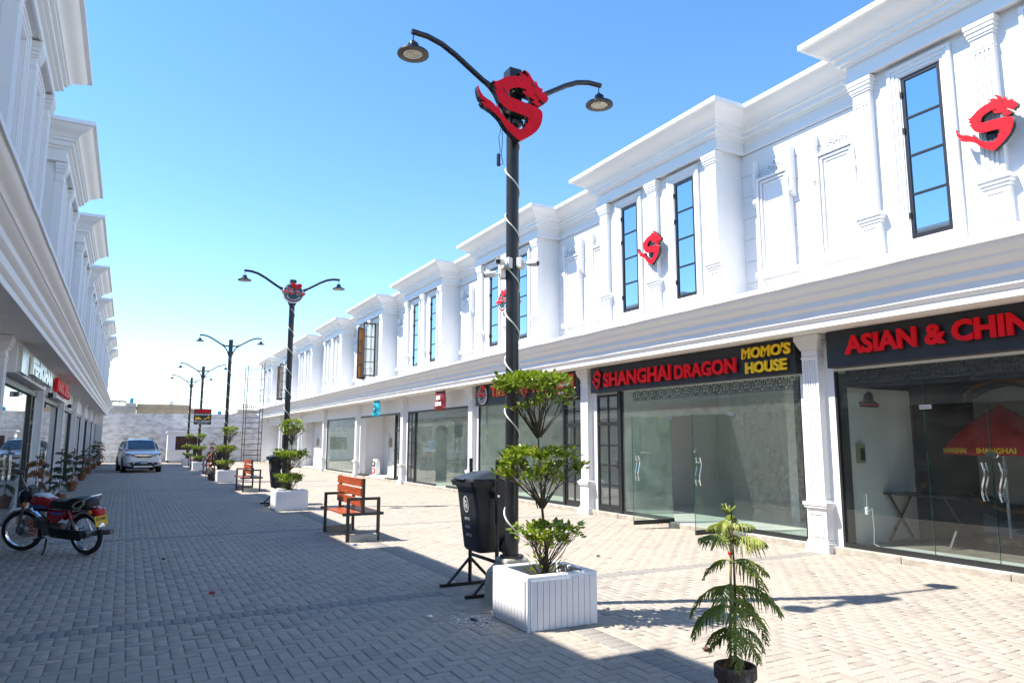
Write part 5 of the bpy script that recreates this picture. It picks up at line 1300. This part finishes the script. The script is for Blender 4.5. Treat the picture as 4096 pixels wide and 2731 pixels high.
# ------------------------------------------------------------------ car
def car():
    t = thing('parked_car', 'white crossover car parked facing the camera near the end wall', 'car', (.62, 42.1, 0), R(-90 + 5.2))
    def sec(x, z0, zt, hw, bul=.03, n=5):
        side = [(hw - .10, z0), (hw - .02, z0 + .04), (hw + bul * .2, z0 + (zt - z0) * .35), (hw + bul * .6 - .02, z0 + (zt - z0) * .62), (hw - .035, z0 + (zt - z0) * .84), (hw - .10, zt - .035), (hw * .72, zt - .004), (hw * .35, zt + .012)]
        return [(x, y, z) for y, z in side] + [(x, -y, z) for y, z in side[::-1]]
    m = MB(); m.loft([sec(2.235, .40, .80, .58), sec(2.20, .30, .88, .70), sec(2.10, .29, .955, .80), sec(1.90, .30, 1.0, .85), sec(1.50, .30, 1.055, .865), sec(1.05, .28, 1.10, .868), sec(.2, .26, 1.10, .868), sec(-1.2, .28, 1.12, .868), sec(-1.9, .30, 1.13, .85), sec(-2.15, .30, 1.10, .80), sec(-2.22, .42, 1.0, .74)])
    body = m.build('body', 'car_white', t, smooth=38)
    def gsec(x, zt, hw, hb, zb=1.07): return [(x, hb, zb), (x, hb - .01, zb + .05), (x, hw + .03, zt - .09), (x, hw - .02, zt - .03), (x, hw * .6, zt), (x, -hw * .6, zt), (x, -hw + .02, zt - .03), (x, -hw - .03, zt - .09), (x, -hb + .01, zb + .05), (x, -hb, zb)]
    m = MB(); m.loft([gsec(1.18, 1.12, .70, .80), gsec(.75, 1.36, .66, .80), gsec(.38, 1.565, .62, .80), gsec(.1, 1.615, .61, .80), gsec(-.6, 1.64, .60, .80), gsec(-1.5, 1.61, .59, .79), gsec(-1.95, 1.50, .57, .77), gsec(-2.15, 1.15, .62, .75)]); m.build('cabin', 'car_white', body, smooth=38)
    m = MB(); m.add([(1.19, -.64, 1.125), (1.19, .64, 1.125), (.40, .575, 1.562), (.40, -.575, 1.562), (.80, 0, 1.37), (1.22, 0, 1.125), (.415, 0, 1.588)], [(0, 5, 4), (5, 1, 4), (1, 2, 4), (2, 6, 4), (6, 3, 4), (3, 0, 4)]); ws = m.build('windscreen', 'car_glass', t, smooth=60)
    ws.location = (.012, 0, .012)
    m = MB(); m.tube([(1.17, -.55, 1.155), (1.06, -.05, 1.20)], .008, 5); m.tube([(1.17, .10, 1.15), (1.07, .55, 1.20)], .008, 5); m.build('wipers', 'car_black', ws)
    for s in (-1, 1):
        for pts in ([(.98, 1.14), (.40, 1.46), (.02, 1.53), (.02, 1.14)], [(-.04, 1.14), (-.04, 1.53), (-.85, 1.535), (-.85, 1.14)], [(-.92, 1.15), (-.92, 1.53), (-1.55, 1.48), (-1.75, 1.17)]):
            m = MB(); q = [(x, s * (.80 - (z - 1.12) * .32 + .012), z) for x, z in pts]; m.add(q + [(x, y - s * .02, z) for x, y, z in q], [(0, 1, 2, 3), (7, 6, 5, 4), (0, 4, 5, 1), (1, 5, 6, 2), (2, 6, 7, 3), (3, 7, 4, 0)]); m.build('side_window', 'car_glass', t)
        m = MB(); m.tube([(.30, s * .60, 1.61), (.20, s * .60, 1.655), (-1.35, s * .58, 1.675), (-1.50, s * .58, 1.63)], .020, 8); m.build('roof_rail', 'car_black', t, smooth=40)
        m = MB(); m.sphere((.92, s * .95, 1.17), .10, 14, 8, (.55, 1.0, .68)); m.tube([(.92, s * .80, 1.12), (.92, s * .90, 1.15)], .025, 6); mr = m.build('door_mirror', 'car_white', t, smooth=60)
        m = MB(); m.box(.88, .96, s * .88, s * 1.03, 1.085, 1.105); m.build('mirror_base', 'car_black', mr)
        m = MB(); m.loft([[(x, s * y, z) for x, y, z in r_] for r_ in ([(2.225, .42, .80), (2.215, .42, .87), (2.17, .60, .93), (2.06, .77, .945), (2.03, .80, .88), (2.16, .68, .80)], [(2.245, .42, .80), (2.235, .42, .865), (2.19, .61, .925), (2.08, .785, .94), (2.05, .815, .88), (2.18, .69, .80)])]); hl = m.build('headlight', 'lamp_clear', t, smooth=30)
        m = MB(); m.sphere((2.20, s * .58, .855), .042, 12, 8); m.build('projector', 'chrome', hl, smooth=60)
        m = MB(); m.prism([(.47, .37), (.56, .365), (.70, .36), (.77, .37), (.79, .44), (.70, .47), (.56, .495), (.46, .50)], lambda u, v, w: ((2.242 if u < .565 else 2.242 - (u - .56) * .27 if u < .705 else 2.204 - (u - .70) * .95) + w, s * u, v), 0, .012); fg = m.build('fog_housing', 'car_black', t)
        m = MB(); m.tube([(2.20, s * .60, .43), (2.255, s * .60, .43)], .042, 14); m.build('fog_lamp', 'lamp_clear', fg, smooth=40)
        for x in (1.33, -1.33):
            w_ = MB(); w_.lathe([(.20, -.105), (.31, -.105), (.335, -.07), (.335, .07), (.31, .105), (.20, .105)], 32, Matrix.Translation((x, s * .79, .335)) @ Matrix.Rotation(R(90), 4, 'X')); wh = w_.build('wheel', 'tyre', t, smooth=40)
            w_ = MB(); w_.lathe([(.205, .10), (.19, .06), (.04, .075), (.001, .08)], 24, Matrix.Translation((x, s * .79, .335)) @ Matrix.Rotation(R(90) * -s, 4, 'X')); w_.build('rim', 'alu', wh, smooth=40)
            a_ = MB(); a_.lathe([(.345, -.02), (.415, -.02), (.42, .0), (.415, .02), (.345, .02)], 32, Matrix.Translation((x, s * .862, .345)) @ Matrix.Rotation(R(90), 4, 'X')); a_.build('wheel_arch', 'car_black', t, smooth=40)
    fq = lambda u: 2.240 if abs(u) < .56 else (2.240 - (abs(u) - .56) * .27 if abs(u) < .70 else 2.202 - (abs(u) - .70) * 1.0)
    fx = lambda u, v, w: (fq(u) + w, u, v)
    m = MB(); m.prism([(-.42, .90), (.42, .90), (.40, .88), (.40, .80), (.28, .73), (-.28, .73), (-.40, .80), (-.40, .88)], fx, 0, .012); gr = m.build('grille', 'car_black', t)
    m = MB(); m.prism([(-.43, .875), (.43, .875), (.42, .825), (.2, .80), (-.2, .80), (-.42, .825)], lambda u, v, w: fx(u, v, w + .013), 0, .022); m.build('chrome_bar', 'chrome', gr, bevel=.006)
    m = MB(); m.prism([(-.40, .79), (-.25, .72), (.25, .72), (.40, .79), (.38, .765), (.24, .705), (-.24, .705), (-.38, .765)], lambda u, v, w: fx(u, v, w + .005), 0, .015); m.build('chrome_lip', 'chrome', gr)
    b = lambda x0, x1, z0, z1: [(x0, z0), (x1, z0), (x1, z1), (x0, z1)]
    m = MB(); m.prism([(-.062, .775), (.062, .775), (.072, .88), (-.072, .88)], lambda u, v, w: fx(u, v, w + .034), 0, .012); em = m.build('emblem', 'chrome', gr, bevel=.006)
    m = MB()
    for q in (b(-.042, -.026, .79, .865), b(.026, .042, .79, .865), b(-.026, .026, .818, .836)): m.prism(q, lambda u, v, w: fx(u, v, w + .0475), 0, .003)
    m.build('emblem_letter', 'print_dark', em)
    m = MB(); m.prism([(-.50, .30), (.50, .30), (.46, .42), (.34, .50), (-.34, .50), (-.46, .42)], fx, 0, .012); lg = m.build('lower_grille', 'car_black', t)
    m = MB(); m.prism([(-.44, .26), (.44, .26), (.38, .33), (-.38, .33)], lambda u, v, w: fx(u, v, w + .014), 0, .014); m.build('skid_plate', 'alu', lg)
    m = MB(); m.prism([(-.79, .22), (-.70, .20), (-.56, .19), (.56, .19), (.70, .20), (.79, .22), (.78, .31), (.70, .30), (.56, .29), (-.56, .29), (-.70, .30), (-.78, .31)], lambda u, v, w: (fq(u) - .04 + w, u, v), 0, .05); m.build('lower_bumper', 'car_black', t)
    m = MB(); m.prism(b(-.17, .17, .44, .57), lambda u, v, w: (2.262 + w, u, v), 0, .008); np_ = m.build('number_plate', 'plate_white', t)
    m = MB(); m.prism(b(-.165, -.11, .445, .565), lambda u, v, w: (2.271 + w, -u, v) if False else (2.271 + w, u, v), 0, .001); m.build('plate_band', 'plate_blue', np_)
    letters(np_, 'ANC-512', -.10, .155, .47, .54, lambda u, v, w: (2.271 + w, u, v), .001, 'print_dark', .03, each=False, name='lettering')
    return t
car()

# ------------------------------------------------------------------ kiosk
t = thing('kiosk', 'white wheeled kiosk with a dark brown serving hatch by the end wall', 'kiosk', (3.68, 55.6, 0))
m = MB(); m.box(-1.12, 1.12, -.0, 1.3, .16, .86); body = m.build('counter_base', 'kiosk_white', t)
pl_ = MB(); pl_.box(-.062, .062, -.012, 0, .18, .84); me = pl_.mesh('plank'); me.materials.append(MATS['kiosk_white'])
for q in range(17): o = bpy.data.objects.new('plank', me); link(o, body, (-1.06 + .1325 * q, 0, 0))
m = MB(); m.box(-1.15, 1.15, -.10, .0, .86, .90); m.build('counter_shelf', 'kiosk_white', t)
m = MB(); m.box(-1.12, -.62, 0, .06, .90, 2.1); m.box(.82, 1.12, 0, .06, .90, 2.1); m.box(-.62, .82, 0, .06, 1.86, 2.1); m.box(-1.12, -1.06, .06, 1.3, .90, 2.1); m.box(1.06, 1.12, .06, 1.3, .90, 2.1); m.build('upper_wall', 'kiosk_white', t)
m = MB(); m.box(-.62, .82, .5, .55, .9, 1.86); m.build('hatch_back', 'brown_panel', t); m = MB(); m.box(-.62, .82, .30, .50, 1.28, 1.31); m.build('shelf', 'brown_panel', t)
m = MB(); m.box(-1.22, 1.22, -.10, 1.4, 2.1, 2.2); m.build('roof', 'kiosk_white', t, bevel=.01)
for x in (-1.02, 1.02):
    for y in (.1, 1.2):
        m = MB(); m.cyl((x - .03, y, .08), (x + .03, y, .08), .08, n=16); m.build('wheel', 'tyre', t, smooth=40); m = MB(); m.box(x - .04, x + .04, y - .02, y + .02, .08, .17); m.build('fork', 'black_metal', t)

# ------------------------------------------------------------------ scaffold tower
t = thing('scaffold_tower', 'tall rusty pipe scaffold tower on castors by the far right corner', 'scaffold', (7.70, 52.6, 0))
X_, Y_ = .55, .62
for sx in (-1, 1):
    for sy in (-1, 1):
        m = MB(); m.tube([(sx * X_ * (1 if sy < 0 else .98), sy * Y_, .10), (sx * X_, sy * Y_, 6.85 + .12 * sx)], .026, 8); m.build('upright', 'scaffold', t, smooth=40)
        m = MB(); m.cyl((sx * X_ - .02, sy * Y_, .06), (sx * X_ + .02, sy * Y_, .06), .06, n=14); m.build('castor', 'wood', t, smooth=40)
for k in range(9):
    z = .55 + .75 * k
    for sy in (-1, 1):
        m = MB(); m.tube([(-X_, sy * Y_, z), (X_, sy * Y_, z + .02)], .018, 6); m.build('ledger', 'scaffold', t, smooth=40)
        if k % 1 == 0 and k < 8: m = MB(); m.tube([(-X_, sy * Y_, z + .36), (X_, sy * Y_, z + .36)], .014, 6); m.build('ledger', 'scaffold', t, smooth=40)
    for sx in (-1, 1):
        m = MB(); m.tube([(sx * X_, -Y_, z + .1), (sx * X_, Y_, z + .1)], .016, 6); m.build('transom', 'scaffold', t, smooth=40)
for (z0, z1) in ((1.5, 2.6), (2.8, 3.9)):
    m = MB(); m.bar((-.56, -.70, z1), (-.38, -.70, z0), .05, .02); m.build('wood_brace', 'wood', t)

# ------------------------------------------------------------------ end wall and the town behind it
W0, W1 = Vector((-2.6, 58.6, 0)), Vector((10.4, 56.6, 0)); dW = (W1 - W0); Lw = dW.length; angW = math.atan2(dW.y, dW.x)
t = thing('boundary_wall', 'tall whitewashed brick wall closing the end of the street', 'wall', tuple(W0), angW)
m = MB(); m.box(0, Lw, 0, .25, -.05, 3.45); m.build('wall', 'whitewash', t)
for x in (3.9, 7.2, 11.2):
    m = MB(); m.box(x, x + .35, -.06, 0, -.05, 3.47); m.build('pier', 'whitewash', t)
m = MB(); m.box(0, Lw, -.02, .27, 3.45, 3.50); m.build('coping', 'whitewash', t)
m = MB(); m.box(8.9, 9.12, -.02, .0, 1.05, 1.17); m.build('vent', 'concrete', t)
def house(loc, w, d, h, mt, label, feats=()):
    t = thing('house', label, 'house', loc, group='houses behind the end wall')
    m = MB(); m.box(-w / 2, w / 2, 0, d, -.1, h); wall = m.build('wall', mt, t)
    m = MB(); m.box(-w / 2 - .15, w / 2 + .15, -.15, d + .15, h, h + .12); m.build('roof', 'grey_render', t)
    m = MB()
    for a in ((-w / 2, w / 2, 0, .15), (-w / 2, w / 2, d - .15, d), (-w / 2, -w / 2 + .15, .15, d - .15), (w / 2 - .15, w / 2, .15, d - .15)): m.box(a[0], a[1], a[2], a[3], h + .12, h + .85)
    m.build('parapet', mt, t)
    for q in range(int(w / 4)):
        x = -w / 2 + 2 + 4 * q; m = MB(); m.box(x - .6, x + .6, -.04, .02, h - 2.2, h - 1.0); m.build('window', 'car_glass', wall)
    return t
HY = 165.0
house((6.6, HY, 0), 10.2, 12, 8.1, 'tan_render', 'long tan rendered house behind the end wall')
house((12.6, HY + 2, 0), 2.2, 10, 7.4, 'tan_render', 'lower tan wing at the right of the tan house')
house((-2.2, HY - 6, 0), 4.0, 9, 7.4, 'grey_render', 'grey house with rooftop frame behind the left of the wall')
house((17.0, HY, 0), 4.6, 9, 6.2, 'pale_render', 'low pale house behind the wall right of the lamps')
house((23.0, HY, 0), 4.2, 9, 7.4, 'pale_render', 'pale house with slatted railing behind the scaffold')
house((.4, HY - 1, 0), 1.9, 6, 8.2, 'pale_render', 'small pale stair block between the grey and tan houses')
for (x, y, z, mt, lab, r_, h_) in ((.45, HY + 1.5, 9.17, 'tank_blue', 'tall blue water tank on the roof of the stair block', .36, 1.0), (7.9, HY + 3, 8.22, 'plate_white', 'white water tank on the tan house roof', .42, 1.7), (17.6, HY + 3, 6.32, 'tank_blue', 'small blue water tank on the low pale house', .42, 1.6)):
    if x < 1: z = 8.32; h_ = 1.9
    t = thing('water_tank', lab, 'water tank', (x, y, z), group='rooftop water tanks')
    m = MB(); m.lathe([(.001, 0), (r_, 0), (r_, h_ * .3), (r_ * 1.02, h_ * .32), (r_, h_ * .34), (r_, h_ * .7), (r_ * 1.02, h_ * .72), (r_, h_ * .74), (r_ * .95, h_ * .9), (r_ * .4, h_), (.001, h_ * 1.0)], 20); m.build('tank', mt, t, smooth=40)
    m = MB(); m.tube([(0, 0, h_), (0, 0, h_ + .9)], .03, 6); m.build('pipe', 'alu', t)
t = thing('roof_frame', 'dark steel frame on the grey house roof', 'frame', (-2.2, HY - 5, 7.52))
m = MB(); m.box(-1.9, 1.7, 0, 3, 1.55, 1.72); m.build('canopy', 'inner_dark', t)
for x in (-1.8, -.7, .5, 1.6): m = MB(); m.box(x - .05, x + .05, 0, .1, 0, 1.55); m.build('post', 'scaffold', t)
t = thing('roof_railing', 'slatted railing on the pale house behind the scaffold', 'railing', (23.0, HY + .1, 8.37))
for q in range(9): m = MB(); m.box(-1.8 + .44 * q - .07, -1.8 + .44 * q + .07, -.05, .05, 0, 1.0); m.build('slat', 'inner_dark', t)
m = MB(); m.box(-1.9, 1.9, -.06, .06, 1.0, 1.12); m.build('top_rail', 'grey_render', t)
def bush(loc, label, seed, n=1500, R_=(1.3, .8, .6)):
    r = random.Random(seed); t = thing('bush', label, 'bush', loc); w = MB(); g = MB()
    for q in range(24):
        a = r.uniform(0, 6.28); e_ = Vector((R_[0] * .8 * math.cos(a) * r.random(), R_[1] * .8 * math.sin(a) * r.random(), r.uniform(.5, 1.6))); w.tube([(0, 0, 0), e_ * .5 + Vector((0, 0, .2)), e_], [.03, .018, .006], 5)
        for k in range(n // 24):
            leaf(g, e_ + Vector((r.gauss(0, .22), r.gauss(0, .2), r.gauss(0, .2))), Vector((r.gauss(0, 1), r.gauss(0, 1), r.gauss(.2, .6))), Vector((0, 0, 1)), r.uniform(.08, .15), .05)
    w.build('branches', 'bark', t, recalc=False); g.build('foliage', 'palm_dry', t, recalc=False)
bush((11.2, 60.5, 2.3), 'dry yellow-green bush showing over the wall behind the scaffold', 9)
t = thing('planter_bed', 'raised earth bed behind the end wall under the dry bush', 'bed', (11.2, 60.5, 0)); m = MB(); m.box(-1.6, 1.6, -1.0, 1.0, -.1, 2.3); m.build('bed', 'earth', t)

# ------------------------------------------------------------------ things in and in front of the shops
t = thing('folding_table', 'black folding table with crossed legs inside the nearest shop', 'table', (10.5, 6.50, .103))
m = MB(); m.box(-.30, .30, -.62, .62, .70, .73); m.build('tabletop', 'black_metal', t)
for sy in (-1, 1):
    for sx in (-1, 1):
        m = MB(); m.bar((sx * .28, sy * .42, .70), (-sx * .28, sy * .45 + sx * .012, .0125), .03, .02); m.build('leg', 'black_metal', t)
    m = MB(); m.box(-.28, .28, sy * .45 - .012, sy * .45 + .012, .0, .024); m.build('foot_bar', 'alu', t)
t = thing('parasol', 'red parasol with yellow SHANGHAI lettering inside the nearest shop', 'parasol', (11.55, 5.95, .103))
m = MB(); m.tube([(0, 0, .0), (0, 0, 2.02)], .022, 12); m.build('pole', 'white_paint', t, smooth=40)
m = MB(); m.box(-.25, .25, -.25, .25, 0, .09); m.build('base', 'wood', t, bevel=.02)
m = MB(); n = 48; rings = []
for z, rr_ in ((2.04, .015), (1.96, .16), (1.80, .38), (1.62, .58), (1.47, .72), (1.30, .78)):
    ring = []
    for k in range(n):
        a = 2 * PI * k / n; fold = 1 - .09 * (rr_ / .78) * abs(math.sin(4 * a)) - .03 * math.sin(13 * a) * rr_; ring.append((rr_ * fold * math.cos(a), rr_ * fold * math.sin(a), z + .03 * (1 - fold)))
    rings.append(ring)
m.loft(rings, caps=False); cn = m.build('canopy', 'red_cloth', t, smooth=60)
for y0_ in (.30, -.28):
    letters(cn, 'SHANGHAI', -y0_ - .22, -y0_ + .22, 1.33, 1.41, lambda u, v, w: (-math.sqrt(max(.01, .80 ** 2 - u * u)) - w - .012, -u, v), .003, 'sign_yellow', .03, each=False, name='lettering')
for (x, y, lab, mt) in ((12.2, 5.2, 'dark red upholstered chair behind the parasol', 'banner_maroon'), (12.1, 4.2, 'dark grey chair at the rear of the nearest shop', 'bag_black')):
    t = thing('chair', lab, 'chair', (x, y, .103), R(100)); m = MB(); m.box(-.24, .24, -.24, .24, .42, .50); m.build('seat', mt, t, bevel=.03); m = MB(); m.box(-.24, .24, .22, .28, .5, .92); m.build('backrest', mt, t, bevel=.03)
    for sx in (-1, 1):
        for sy in (-1, 1): m = MB(); m.tube([(sx * .2, sy * .2, .42), (sx * .22, sy * .22, 0)], .015, 8); m.build('leg', 'black_metal', t)
yb_ = C(0) - .30 + .038
t = thing('wall_sign', 'small black lettered sign on the white partition of the nearest shop', 'sign', (10.0, yb_, 2.12)); m = MB(); m.prism([(-.20, 0), (.20, 0), (.24, .05), (.10, .10), (.09, .2), (0, .24), (-.10, .18), (-.12, .09), (-.24, .07)], lambda u, v, w: (u, -w, v), 0, .02); m.build('plate', 'print_dark', t); letters(t, 'Shanghai Dragon', -.19, .19, .015, .055, lambda u, v, w: (u, -.022 - w, v), .002, 'sign_red', .02, each=False, name='lettering')
t = thing('meter_box', 'small green and yellow meter box on the white partition', 'box', (9.70, yb_, 1.42)); m = MB(); m.box(-.07, .07, -.06, 0, -.14, .14); m.build('case', 'box_green', t); m = MB(); m.box(-.05, .05, -.065, -.06, -.10, .08); m.build('window', 'car_glass', t)
t = thing('router', 'white wifi router with four aerials behind the nearest shop glass', 'router', (9.50, 6.85, .55)); m = MB(); m.box(-.02, .02, -.08, .08, 0, .11); m.build('case', 'white_paint', t, bevel=.008)
for q in range(4): m = MB(); m.tube([(0, -.06 + .04 * q, .11), (0, -.062 + .042 * q, .30)], .005, 6); m.build('aerial', 'white_paint', t)
m = MB(); m.tube([(0, -.08, .05), (.0, -.14, .1), (0, -.15, -.2), (.02, -.12, -.4), (.02, -.25, -.445)], .004, 5); m.tube([(0, .06, 0), (0, .06, -.445)], .004, 5); m.build('cable', 'white_paint', t)
t = thing('cement_bag', 'black, white and red cement bag standing in the open shop', 'bag', (9.80, 30.85, .10), R(4)); 
m = MB(); m.loft([[(x, y, z) for x, y in ((-.10 * k, -.22 * k2), (.10 * k, -.22 * k2), (.12 * k, 0), (.10 * k, .22 * k2), (-.10 * k, .22 * k2), (-.12 * k, 0))] for z, k, k2 in ((0, .8, .9), (.06, 1, 1), (.4, 1.0, 1.0), (.62, .7, .98), (.68, .3, .95))]); m.build('sack', 'white_paint', t, smooth=60)
m = MB(); m.box(-.128, -.121, -.17, .17, .36, .60); bb_ = m.build('black_print', 'bag_black', t); letters(bb_, 'CS', -.10, .10, .42, .54, lambda u, v, w: (-.130 - w, -u, v), .001, 'white_paint', .04, each=False, name='lettering')
m = MB(); m.box(-.128, -.121, -.17, .17, .06, .30); m.build('red_print', 'bag_red', t); m = MB(); m.box(-.1295, -.1285, -.08, .08, .12, .25); m.build('white_print', 'white_paint', t)
t = thing('marble_offcut', 'pale marble slab leaning on the wall of the open shop', 'slab', (10.24, 29.6, .10)); m = MB(); m.prism([(-.55, 0), (.5, 0), (.5, .40), (.3, .36), (.1, .44), (-.35, .55), (-.5, .45)], lambda u, v, w: (-w + v * .15, -u, v), 0, .02); m.build('slab', 'inner_floor', t)
t = thing('board_offcut', 'brown board leaning on the wall of the open shop', 'board', (10.22, 28.75, .10)); m = MB(); m.prism([(-.2, 0), (.2, 0), (.2, .62), (-.25, .66), (-.25, .3), (-.15, .22)], lambda u, v, w: (-w + v * .15, -u, v), 0, .02); m.build('board', 'litter_brown', t)
for k, (y, xw, lab) in enumerate(((30.6, 10.33, 'electric meter and switch boxes on the open shop wall'), (42.3, 9.88, 'electric meter and switch boxes on the bare far shop wall'))):
    t = thing('meter_box', lab, 'box', (xw, y, 1.4), group='meters on the open shop walls'); m = MB(); m.box(-.08, 0, -.32, -.06, -.1, .28); m.build('switch_box', 'box_green', t); m = MB(); m.box(-.06, 0, .02, .16, .28, .52); m.build('meter', 'plate_white', t)
    m = MB(); m.tube([(-.02, .09, .28), (-.02, .14, .1), (-.02, .03, .0), (-.02, -.06, .02)], .008, 5); m.tube([(-.02, -.06, -.08), (-.02, .06, -.3), (-.02, .02, -.7)], .006, 5); m.build('wire', 'wire', t); m = MB(); m.box(-.02, 0, -.80, -.60, -.28, -.18); m.build('socket', 'box_green', t)
# concrete pad and litter
m = MB(); m.prism([(2.86, 6.45), (3.05, 6.20), (3.92, 6.16), (3.95, 7.62), (3.12, 7.66), (3.02, 7.3), (3.08, 6.95), (2.90, 6.7)], lambda u, v, w: (u, v, w), -.02, .0055); o = m.build('concrete_pad', 'pad'); o['kind'] = 'structure'; o['label'] = 'smooth concrete patch under the nearest bin stand'
rl = random.Random(31); LT = []
for (x, y, mt, nm, lab) in ((4.62, 6.9, 'litter_white', 'crumpled_paper', 'crumpled white paper scrap right of the nearest planter'), (4.98, 4.95, 'litter_blue', 'bottle_cap', 'small blue cap on the sunny paving behind the potted pine'), (.9, 8.3, 'tail_red', 'plastic_scrap', 'tiny red scrap on the shaded paving'), (4.05, 4.35, 'litter_brown', 'dead_leaf', 'curled dead leaf left of the potted pine'),
      (.55, 10.9, 'litter_brown', 'dead_leaf', 'curled dead leaf right of the motorcycle'), (3.2, 11.0, 'litter_blue', 'bottle_cap', 'small blue cap under the nearest bench'), (2.55, 6.3, 'litter_white', 'paint_flake', 'flake of white paint left of the nearest planter'), (5.9, 8.4, 'litter_brown', 'dead_leaf', 'curled dead leaf before the open glass doors')):
    t = MB(); t.sphere((0, 0, .014), .022, 7, 5, (1.3 * rl.uniform(.8, 1.3), 1, .5)); t.v = [(a + rl.gauss(0, .004), b + rl.gauss(0, .004), max(.001, c + rl.gauss(0, .004))) for a, b, c in t.v]
    tag(t.build(nm, mt, None, (x, y, .001)), lab, nm.replace('_', ' '))

m = MB(); rl = random.Random(8)
for q in range(150):
    a, b = rl.uniform(0, 6.28), abs(rl.gauss(0, .16)); x, y, r_ = 2.86 + b * math.cos(a) * .8, 6.02 + b * math.sin(a), rl.uniform(.004, .022) * (1.2 - min(1, b * 2))
    n_ = 6; m.add([(x + r_ * rl.uniform(.5, 1.3) * math.cos(6.28 * k / n_), y + r_ * rl.uniform(.5, 1.6) * math.sin(6.28 * k / n_), .0048) for k in range(n_)], [tuple(range(n_))])
o = m.build('paint_splash', 'white_paint'); o['kind'] = 'stuff'; o['label'] = 'spatter of dried white paint on the paving beside the nearest planter'
